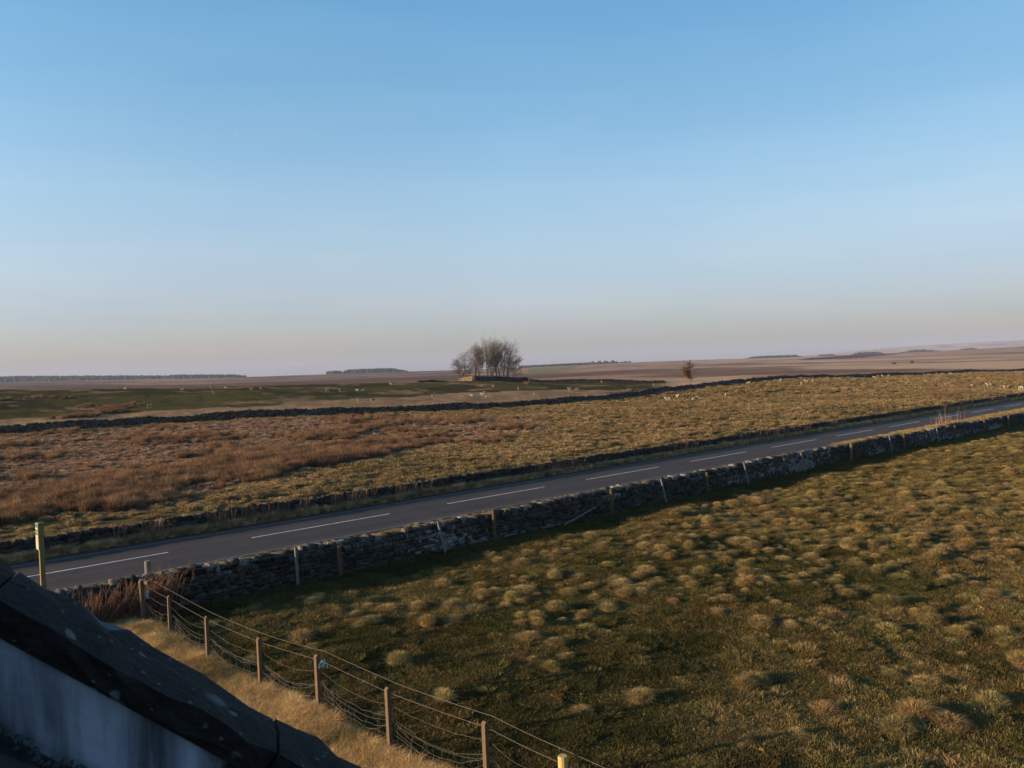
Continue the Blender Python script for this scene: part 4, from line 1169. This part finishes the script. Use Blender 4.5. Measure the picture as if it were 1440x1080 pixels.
# ------------------------------------------------------------------ bare trees
def bare_tree(name, label, loc, H, spread, seed, mat, form='broad', twigs=1.0, group=None, lean=(0, 0), forks=1, leaves=False, fork_h=.28):
    q = random.Random(seed)
    root = thing(name, label, 'tree', loc, group=group)
    tr, cr = MB(), MB()
    def grow(p, d, L, r, lvl):
        n = 4 if lvl < 3 else 3
        pts = [p.copy()]; cur = p.copy()
        for i in range(n):
            up_ = .10 if form == 'tall' else .03
            d = (d + Vector((q.gauss(0, .11), q.gauss(0, .11), q.gauss(up_, .07)))).normalized()
            cur = cur + d * (L / n); pts.append(cur.copy())
        rr = [r * (1 - .45 * i / n) for i in range(n + 1)]
        (tr if lvl == 0 else cr).tube(pts, rr, 8 if lvl == 0 else (5 if lvl < 3 else 3), cap=lvl == 0)
        if lvl >= 5:
            return
        kids = {0: 5, 1: 5, 2: 5, 3: 4, 4: 3}[lvl]
        if lvl >= 2: kids = max(1, int(round(kids * twigs)))
        for b in range(kids):
            f = (.35 + .65 * (b + q.random() * .6) / kids) if lvl else (fork_h + (1 - fork_h) * (b + .5) / kids)
            f = min(f, 1)
            i = min(n - 1, int(f * n)); s = f * n - i
            bp_ = pts[i].lerp(pts[min(n, i + 1)], s)
            az = q.uniform(0, 6.283)
            sp = spread * q.uniform(.6, 1.2) * (.7 if (form == 'tall' and lvl < 2) else 1)
            side_ = Vector((math.cos(az), math.sin(az), 0))
            nd = (d * (1 / max(.2, sp)) * .8 + side_ + Vector((0, 0, .18 if lvl < 2 else .02))).normalized()
            ratio = {0: .62, 1: .58, 2: .55, 3: .6, 4: .6}[lvl] * q.uniform(.7, 1.15)
            grow(bp_, nd, L * ratio, max(.008, rr[i] * .52), lvl + 1)
        if lvl < 4: grow(pts[-1], d, L * .6, max(.009, rr[-1] * .9), lvl + 1)
    base = Vector((0, 0, -.3))
    if forks == 1:
        grow(base, Vector((lean[0], lean[1], 1)).normalized(), H * .5, H * .022, 0)
    else:
        for k in range(forks):
            a = k / forks * 6.283 + q.uniform(-.3, .3) + .2
            grow(base + Vector((math.cos(a), math.sin(a), 0)) * .25, Vector((math.cos(a) * .22 + lean[0], math.sin(a) * .22 + lean[1], 1)).normalized(), H * .52, H * .017, 0)
    obj("trunk", tr.mesh('trunk', True), mat, root)
    # fine outer twigs that round the crown off
    nt_w = int((1300 if not leaves else 500) * twigs); zc, rx, rz = (.60 if form == 'tall' else .58) * H, (.19 + .09 * spread) * H, .40 * H
    dd = rng.normal(0, 1, (nt_w, 3)); dd /= np.linalg.norm(dd, axis=1)[:, None]
    rr_ = rng.uniform(.35, 1, nt_w) ** .6
    P0 = dd * rr_[:, None] * np.array([rx, rx, rz]) + np.array([lean[0] * H * .5, lean[1] * H * .5, zc])
    P0 = P0[P0[:, 2] > H * .22]; dd = dd[:len(P0)] * 0 + (P0 - np.array([0, 0, H * .25])) ; dd /= np.linalg.norm(dd, axis=1)[:, None]
    dd += rng.normal(0, .35, dd.shape); sd = rng.normal(0, 1, dd.shape); sd /= np.linalg.norm(sd, axis=1)[:, None]
    ln = rng.uniform(.5, 1.3, len(P0))[:, None] * H / 14
    tv = np.stack([P0 - sd * .022, P0 + sd * .022, P0 + dd * ln], 1).reshape(-1, 3); b0 = len(cr.v)
    cr.v += [tuple(p) for p in tv]; cr.f += [(b0 + 3 * i, b0 + 3 * i + 1, b0 + 3 * i + 2) for i in range(len(P0))]; cr.mi += [0] * len(P0)
    c = obj("crown", cr.mesh('crown'), mat, root)
    if leaves:
        V = np.array(cr.v); pick = V[rng.integers(0, len(V), 4200)] + rng.normal(0, .12, (4200, 3))
        e1 = rng.normal(0, .07, (4200, 3)); e2 = rng.normal(0, .07, (4200, 3))
        VV = np.stack([pick - e1, pick + e2, pick + e1, pick - e2], 1).reshape(-1, 3)
        obj("leaves", npmesh('lv', VV, np.arange(4200 * 4).reshape(-1, 4)), M_leaf, c)
    return root
GT = [  # u of the foot, distance, height in photo px, spread, form, lean, label, material
    (648, 296, 35, 1.45, 'broad', (-.16, 0), "low wide bare tree at the left end of the walled clump, leaning left", M_bark, 1),
    (656, 292, 44, 1.25, 'broad', (-.04, 0), "second bare tree from the left in the walled clump, rounded and twiggy", M_bark, 1),
    (667, 300, 49, .95, 'tall', (0, 0), "third bare tree from the left in the walled clump, slim and upright", M_bark, 1),
    (673, 290, 53, .9, 'tall', (0, 0), "straight trunked bare tree just left of the tall forked one in the clump", M_bark, 1),
    (688, 294, 60, .9, 'tall', (.02, 0), "tallest pale bare tree with a wide forked trunk in the middle of the clump", M_bark2, 3),
    (699, 300, 58, 1.0, 'tall', (0, 0), "bare tree just right of the tall forked one in the clump", M_bark, 1),
    (706, 292, 55, 1.05, 'tall', (.02, 0), "slender bare tree in the tight group of trunks right of the clump's middle", M_bark, 2),
    (714, 296, 55, 1.2, 'broad', (.04, 0), "dark twiggy bare tree with a broad crown near the right end of the clump", M_bark, 1),
    (722, 290, 38, 1.6, 'broad', (.22, 0), "low crooked bare tree spreading over the wall at the right end of the clump", M_bark, 1)]
for i, (u, Y, hp, sp, fm, ln, lb, mt, fk) in enumerate(GT):
    loc = at_dist(u, Y); H = hp * Y / FPX; tw_ = 1.1 if fk == 1 else .85
    if i == 8: loc = (loc[0] - 1, loc[1], loc[2])
    bare_tree("bare_tree", lb, loc, H * (1.0 if fm == 'tall' else 1.02), sp, 100 + i, mt, fm, tw_, "bare trees of the walled clump", ln, fk)
loc = at_dist(970.5, 262)
bare_tree("lone_tree", "small lone brown tree standing behind the long far wall, right of the middle", loc, 7.6, 1.25, 231, M_twig, 'broad', .8, leaves=True, fork_h=.2)

# ------------------------------------------------------------------ far plantations and bushes
def plantation(label, u0, u1, Y, hfun, rows=4, step=5.0, base_dv=0):
    q = random.Random(int(u0 * 7 + Y)); V = []; F = []
    x0 = (u0 - 720) / FPX * Y; x1 = (u1 - 720) / FPX * Y
    for r in range(rows):
        x = x0 + q.uniform(0, step)
        while x < x1:
            f = (x - x0) / (x1 - x0)
            yy = Y + r * 14 + q.uniform(-5, 5); hh = hfun(f) * q.uniform(.85, 1.08)
            if hh > 1.0:
                z = tz(x, yy); b = len(V); w = step * .75; s = 6
                for lv, (zz, ww) in enumerate(((-1.5, .9), (hh * .45, 1.0), (hh * .8, .62), (hh, .12))):
                    for k in range(s):
                        th = 2 * math.pi * k / s + r; j = q.uniform(.8, 1.15)
                        V.append((x + math.cos(th) * w * ww * j - x0, yy + math.sin(th) * w * ww * j - Y, z + zz * q.uniform(.97, 1.03)))
                for lv in range(3):
                    for k in range(s): F.append((b + lv * s + k, b + lv * s + (k + 1) % s, b + (lv + 1) * s + (k + 1) % s, b + (lv + 1) * s + k))
            x += step * q.uniform(.7, 1.2)
    o = obj("plantation", npmesh('pl', np.array(V), np.array(F)), M_conifer, None, (x0, Y, 0))
    tag(o, label, "plantation", None, 'stuff')
plantation("long dark conifer plantation along the skyline at the far left", -160, 338, 2620, lambda f: 20 * (1 - f)**.8 + 6.0 + (2.5 if .8 < f < .98 else 0), 5, 7)
plantation("small conifer block on the skyline left of the longer block", 458.5, 478, 2600, lambda f: 11 * min(1, f * 8, (1 - f) * 8 + .4), 4)
plantation("long low conifer block on the skyline left of the tree clump", 482, 572, 2600, lambda f: 13.5 * min(1, f * 5 + .55, (1 - f) * 3.2 + .2), 4)
plantation("dark wood along the sloping skyline just right of the tree clump", 730, 832, 2620, lambda f: 7.5, 4)
plantation("ragged row of distant trees on the skyline left of the lone tree", 832, 888, 2600, lambda f: 8 + 3 * math.sin(f * 37) if f < .62 else 2.5 + 3 * math.sin(f * 60), 2, 6)
plantation("dark wood on the skyline right of the lone tree", 1050, 1131, 2900, lambda f: 11 * min(1, f * 4 + .2, (1 - f) * 5 + .3), 4)
plantation("small dark wood on the distant right skyline beside the heather", 1153, 1178, 2900, lambda f: 9 * min(1, f * 4 + .3, (1 - f) * 3 + .2), 3)
plantation("dark blue wood above the heather slope at the right", 1200, 1246, 2900, lambda f: 11 * min(1, f * 4 + .2, (1 - f) * 4 + .2), 3)
plantation("dark blue wood on the shoulder of the moor at the right", 1262, 1330, 2900, lambda f: 12 * min(1, f * 2 + .1, (1 - f) * 2 + .1), 4)
plantation("tiny dark wood on the moor skyline near the right edge", 1354, 1377, 2800, lambda f: 6 * min(1, f * 3 + .2, (1 - f) * 3 + .2), 3)
def bush(label, u, Y, w, h, seed):
    q = np.random.default_rng(seed); loc = at_dist(u, Y)
    m = 900; d = q.normal(0, 1, (m, 3)); d /= np.linalg.norm(d, axis=1)[:, None]; rr = q.random(m)**.4
    P = d * rr[:, None] * np.array([w / 2, w / 2, h / 2]) + np.array([0, 0, h / 2])
    P[:, 2] += .2 * np.sin(P[:, 0] * 3)
    e1 = q.normal(0, .16, (m, 3)); e2 = q.normal(0, .16, (m, 3))
    V = np.stack([P - e1, P + e2, P + e1, P - e2], 1).reshape(-1, 3)
    o = thing("moor_bush", label, "bush", loc)
    obj("foliage", npmesh('bf', V, np.arange(m * 4).reshape(-1, 4)), M_leaf, o)
    mb = MB()
    for k in range(6): mb.tube([(0, 0, -.2), (math.cos(k) * w * .2, math.sin(k) * w * .2, h * .5), (math.cos(k) * w * .35, math.sin(k) * w * .35, h * .8)], [.09, .06, .02], 4)
    obj("stems", mb.mesh('bs'), M_bark, o)
bush("small dark round bush on the moor above the right hand field, left of the other", 1258, 860, 4.5, 2.2, 3)
bush("larger dark round bush on the moor above the right hand field", 1283, 880, 4, 3.4, 4)

# ------------------------------------------------------------------ sheep
def sheep_mesh(pose, face_mat_i=1):
    me = bpy.data.meshes.new("sheep_" + pose); ob = bpy.data.objects.new("sheep_src", me); COL.objects.link(ob)
    if pose == 'lying':
        body = [(-.5, 0, .36, .20, .2), (-.32, 0, .36, .27, .27), (0, 0, .35, .30, .29), (.3, 0, .37, .26, .27), (.5, 0, .52, .15, .16), (.62, 0, .70, .085, .09), (.78, 0, .66, .055, .06)]
    elif pose == 'grazing':
        body = [(-.52, 0, .62, .19, .2), (-.34, 0, .64, .26, .27), (0, 0, .62, .28, .29), (.3, 0, .63, .25, .27), (.5, 0, .55, .15, .16), (.68, 0, .32, .085, .09), (.76, 0, .14, .055, .06)]
    else:
        body = [(-.52, 0, .62, .19, .2), (-.34, 0, .64, .26, .27), (0, 0, .62, .28, .29), (.3, 0, .64, .25, .27), (.48, 0, .78, .15, .16), (.60, 0, .97, .085, .09), (.76, 0, .93, .055, .06)]
    verts = [b[:3] for b in body]; rad = [b[3:] for b in body]; edges = [(i, i + 1) for i in range(len(body) - 1)]
    def chain(start, pts):
        prev = start
        for p, r in pts:
            verts.append(p); rad.append((r, r)); edges.append((prev, len(verts) - 1)); prev = len(verts) - 1
    for s in (-1, 1):
        if pose == 'lying':
            chain(3, [((.42, s * .16, .12), .06), ((.60, s * .15, .05), .035)])
            chain(1, [((-.25, s * .2, .12), .07), ((-.02, s * .24, .05), .035)])
        else:
            chain(3, [((.32, s * .13, .38), .07), ((.33, s * .13, .22), .035), ((.34, s * .13, .03), .03)])
            chain(1, [((-.32, s * .14, .40), .085), ((-.42, s * .14, .24), .04), ((-.38, s * .14, .03), .03)])
        chain(5, [((body[5][0] - .02, s * .13, body[5][2] + .03), .022)])
    me.from_pydata(verts, edges, []); me.update()
    sk = ob.modifiers.new("skin", 'SKIN'); sk.use_smooth_shade = True
    for i, r in enumerate(rad): me.skin_vertices[0].data[i].radius = r
    me.skin_vertices[0].data[2].use_root = True
    sb = ob.modifiers.new("sub", 'SUBSURF'); sb.levels = 1; sb.render_levels = 1
    dg = bpy.context.evaluated_depsgraph_get(); ev = ob.evaluated_get(dg)
    out = bpy.data.meshes.new_from_object(ev)
    bpy.data.objects.remove(ob); out.name = "sheep_body"
    out.materials.clear(); out.materials.append(M_fleece); out.materials.append(M_face); 
    for p in out.polygons:
        c = p.center
        headside = c.x > .56
        leg = (c.z < .34 and pose == 'standing' or c.z < .34 and pose == 'grazing' and c.x < .55) or (pose == 'lying' and c.z < .1)
        if headside or leg: p.material_index = 1
    for v in out.vertices:
        if v.co.z > .3 and v.co.x < .5: v.co += v.normal * rnd.uniform(-.012, .02)
    return out
SM = {k: sheep_mesh(k) for k in ('standing', 'grazing', 'lying')}
HILL = "sheep on the hill pasture behind the long wall"; FIELD = "sheep in the field between the road and the long wall"
SH = [  # u, v of the feet, pose, heading deg, label, group
    (210, 574, 'standing', 20, "white sheep standing low on the green hill at the left, nearest the long wall there", HILL),
    (177, 548.5, 'grazing', 160, "sheep grazing near the green crest at the left, farthest left of those on the hill", HILL),
    (257, 549.5, 'grazing', 190, "pale yellowish sheep grazing just below the crest, left of the pair over the dark hollow", HILL),
    (254, 546, 'lying', 10, "dull brownish sheep lying on the skyline of the hill directly above a yellowish one", HILL),
    (298, 547, 'standing', 250, "small sheep on the hill crest directly above a brighter white one", HILL),
    (301, 554, 'standing', 270, "bright white sheep facing the camera above the dark hollow of the left hill", HILL),
    (318, 546.5, 'lying', 180, "brownish sheep lying on the crest of the left hill, right of the white pair", HILL),
    (353, 547.8, 'lying', 0, "tiny sheep lying on the crest, left of a small standing one midway between plantations", HILL),
    (367, 548, 'standing', 80, "small sheep standing on the crest midway between the two skyline plantations", HILL),
    (460.5, 551.5, 'standing', 200, "left sheep of the two below the dark hummock under the small conifer block", HILL),
    (478, 550.8, 'standing', 280, "right sheep of the two below the dark hummock under the conifer blocks", HILL),
    (503, 550, 'lying', 180, "grey sheep lying right of the dark hummock, left of its neighbour", HILL),
    (510, 549.8, 'lying', 0, "grey sheep lying right of the dark hummock, right of its neighbour", HILL),
    (550, 541.8, 'standing', 180, "white sheep standing out on the crest below the long conifer block", HILL),
    (504, 565, 'standing', 90, "left sheep of the pair on the tan strip just behind the long wall", HILL),
    (524, 565, 'grazing', 20, "right and whiter sheep of the pair on the tan strip just behind the long wall", HILL),
    (610, 558.3, 'grazing', 200, "white sheep grazing alone on the tan strip left of the tree clump", HILL),
    (664, 557.6, 'lying', 170, "sheep lying on the tan strip below the sunlit enclosure wall", HILL),
    (677, 556.5, 'grazing', 300, "darker sheep in the group of three below the tree clump, at its left", HILL),
    (682, 554.2, 'grazing', 10, "highest and whitest sheep of the three below the tree clump", HILL),
    (686, 559.8, 'lying', 190, "lowest sheep of the three below the tree clump, nearest the long wall", HILL),
    (680, 543.8, 'grazing', 200, "sheep close under the enclosure wall, left one of two", HILL),
    (694, 544.6, 'grazing', 230, "sheep close under the enclosure wall, right one of two", HILL),
    (729, 548.6, 'standing', 270, "bright white sheep facing the camera below the right end of the tree clump", HILL),
    (751, 556.6, 'standing', 100, "small sheep on the tan strip right of the tree clump", HILL),
    (801, 549.5, 'standing', 200, "large cream sheep on the green pasture right of the tree clump", HILL),
    (811, 548.2, 'lying', 0, "brownish sheep lying just right of the large cream one on the green pasture", HILL),
    (846, 539, 'standing', 260, "white sheep at the thin skyline wall, left of the lone tree", HILL),
    (920.5, 543, 'grazing', 0, "sheep grazing just behind the long wall, left of the lone tree", HILL),
    (940, 566, 'standing', 190, "greyish white sheep seen side on in the field below the lone tree, leftmost there", FIELD),
    (953, 561.3, 'standing', 280, "small white sheep facing the camera in the field just below the lone tree", FIELD),
    (978, 564.4, 'grazing', 200, "yellowish sheep grazing in the field below and right of the lone tree", FIELD),
    (1021, 560, 'standing', 260, "white sheep standing upright end on, alone right of the three below the lone tree", FIELD),
    (1053, 541, 'grazing', 180, "white sheep close to the long wall, first one right of the lone tree", FIELD),
    (1098, 537.7, 'standing', 260, "small sheep by the long wall left of the group of three", FIELD),
    (1128, 542.4, 'grazing', 30, "lowest and yellowest sheep of the group of three below the first hump of the wall", FIELD),
    (1134, 537.5, 'lying', 180, "left upper sheep of the group of three below the first hump of the wall", FIELD),
    (1143, 538.2, 'standing', 270, "right upper sheep of the group of three below the first hump of the wall", FIELD),
    (1163, 533.6, 'lying', 0, "sheep lying at the dip in the long wall", FIELD),
    (1191, 532, 'grazing', 180, "left one of three sheep close together under the second hump of the wall", FIELD),
    (1195, 532.2, 'standing', 90, "middle one of three sheep close together under the second hump of the wall", FIELD),
    (1199, 532, 'grazing', 0, "right one of three sheep close together under the second hump of the wall", FIELD),
    (1216, 531.2, 'standing', 250, "single sheep at the wall foot, right of the close group of three", FIELD),
    (1230, 532.2, 'lying', 170, "yellowish sheep lying lowest at the wall foot, left of a whiter one", FIELD),
    (1234, 530.2, 'grazing', 190, "white sheep at the wall foot just above a yellowish lying one", FIELD),
    (1241, 531, 'standing', 100, "dull sheep at the wall foot between two bright white ones", FIELD),
    (1250, 529.8, 'lying', 20, "bright white sheep lying at the wall foot right of a dull one", FIELD),
    (1277, 528.8, 'lying', 200, "sheep lying alone at the wall foot, midway between two loose groups at the right", FIELD),
    (1299, 527.8, 'grazing', 0, "first of the row of five sheep at the wall foot near the right edge", FIELD),
    (1306.5, 528, 'lying', 180, "second of the row of five sheep at the wall foot near the right edge", FIELD),
    (1316, 527.2, 'standing', 190, "third, largest, of the row of five sheep at the wall foot near right edge", FIELD),
    (1326, 526.9, 'lying', 10, "fourth of the row of five sheep at the wall foot near the right edge", FIELD),
    (1337, 526.8, 'lying', 170, "fifth, smallest, of the row of five sheep at the wall foot near right edge", FIELD),
    (1332.5, 543.4, 'grazing', 180, "cream sheep grazing in mid field, leftmost of the line of bigger sheep at the right", FIELD),
    (1368, 545, 'lying', 30, "dull cream sheep, second of the line of bigger sheep at the right", FIELD),
    (1391, 545.5, 'standing', 190, "cream sheep side on, third of the line of bigger sheep at the right", FIELD),
    (1415, 547, 'lying', 180, "cream sheep lying, fourth of the line of bigger sheep at the right", FIELD),
    (1435, 550.5, 'standing', 250, "white sheep nearest the far road wall, left of the one cut by the right edge", FIELD),
    (1441, 551, 'standing', 200, "white sheep cut by the right edge of the photo", FIELD)]
for u, v, pose, hd_, lb, gr in SH:
    x, y, z = hit(u, v)
    if gr == FIELD:
        w = float(np.interp(720 + FPX * x / y, W2[:, 0], W2[:, 1]))
        if y > w - 2: x *= (w - 2) / y; y = w - 2; z = tz(x, y)
    else:
        w = float(np.interp(720 + FPX * x / y, W2[:, 0], W2[:, 1]))
        if y < w + 3: x *= (w + 3) / y; y = w + 3; z = tz(x, y)
        if y > 420: x *= 288 / y; y = 288.; z = tz(x, y)
    o = bpy.data.objects.new("sheep", SM[pose]); COL.objects.link(o)
    s_g = .86 if gr == HILL else 1.0
    o.location = (x, y, z + .01); o.rotation_euler = (0, 0, R(hd_ + rnd.uniform(-12, 12))); s = rnd.uniform(.88, 1.0) * s_g; o.scale = (s, s, s)
    tag(o, lb, "sheep", gr)

# ------------------------------------------------------------------ gull high in the sky
d = ray(333, 187.5); Yg = 330.0
mb = MB()
mb.tube([(-.22, 0, 0), (-.12, 0, .01), (.05, 0, .02), (.2, 0, .03), (.27, 0, .02)], [.02, .06, .075, .05, .015], 8)
for s in (-1, 1):
    mb.poly([(.1, s * .05, .04), (-.06, s * .05, .04), (-.04, s * .36, .16), (.1, s * .34, .16), (-.12, s * .78, .08), (-.05, s * .74, .08),
             (.1, s * .05, .025), (-.06, s * .05, .025), (-.04, s * .36, .145), (.1, s * .34, .145)], [(0, 1, 2, 3), (3, 2, 4, 5), (6, 9, 8, 7)])
mb.poly([(-.2, -.02, .01), (-.2, .02, .01), (-.38, .08, .01), (-.38, -.08, .01)], [(0, 1, 2, 3)])
g = obj("gull", mb.mesh('gull', True), M_white, None, (d[0] * Yg, Yg, EYE + d[1] * Yg)); g.rotation_euler = Vector((-.63, -1.18, .05)).to_track_quat('Z', 'Y').to_euler(); g.scale = (.62, .62, .62)
tag(g, "tiny pale bird, a bright speck high in the blue sky at the upper left", "bird")

# ------------------------------------------------------------------ haze
def haze(density, color):
    m, N, L, out = nodes_of("evening_haze")
    v = N.new('ShaderNodeVolumePrincipled'); v.inputs['Density'].default_value = density; v.inputs['Color'].default_value = (*color, 1)
    v.inputs['Anisotropy'].default_value = 0.0
    L.new(v.outputs[0], out.inputs['Volume'])
    mb = MB(); mb.box((0, 0, 45), (32600, 32600, 240 + 90))
    o = obj("haze", mb.mesh('haze'), m); o['kind'] = 'stuff'; o['label'] = "pale blue evening haze over the moor"; o['category'] = "haze"
HAZE = True
if HAZE: haze(.00009, (.48, .58, .80))

for _o in scene.objects:
    if 'label' in _o.keys() and len(_o['label'].split()) > 16: print('LONG', len(_o['label'].split()), _o['label'])
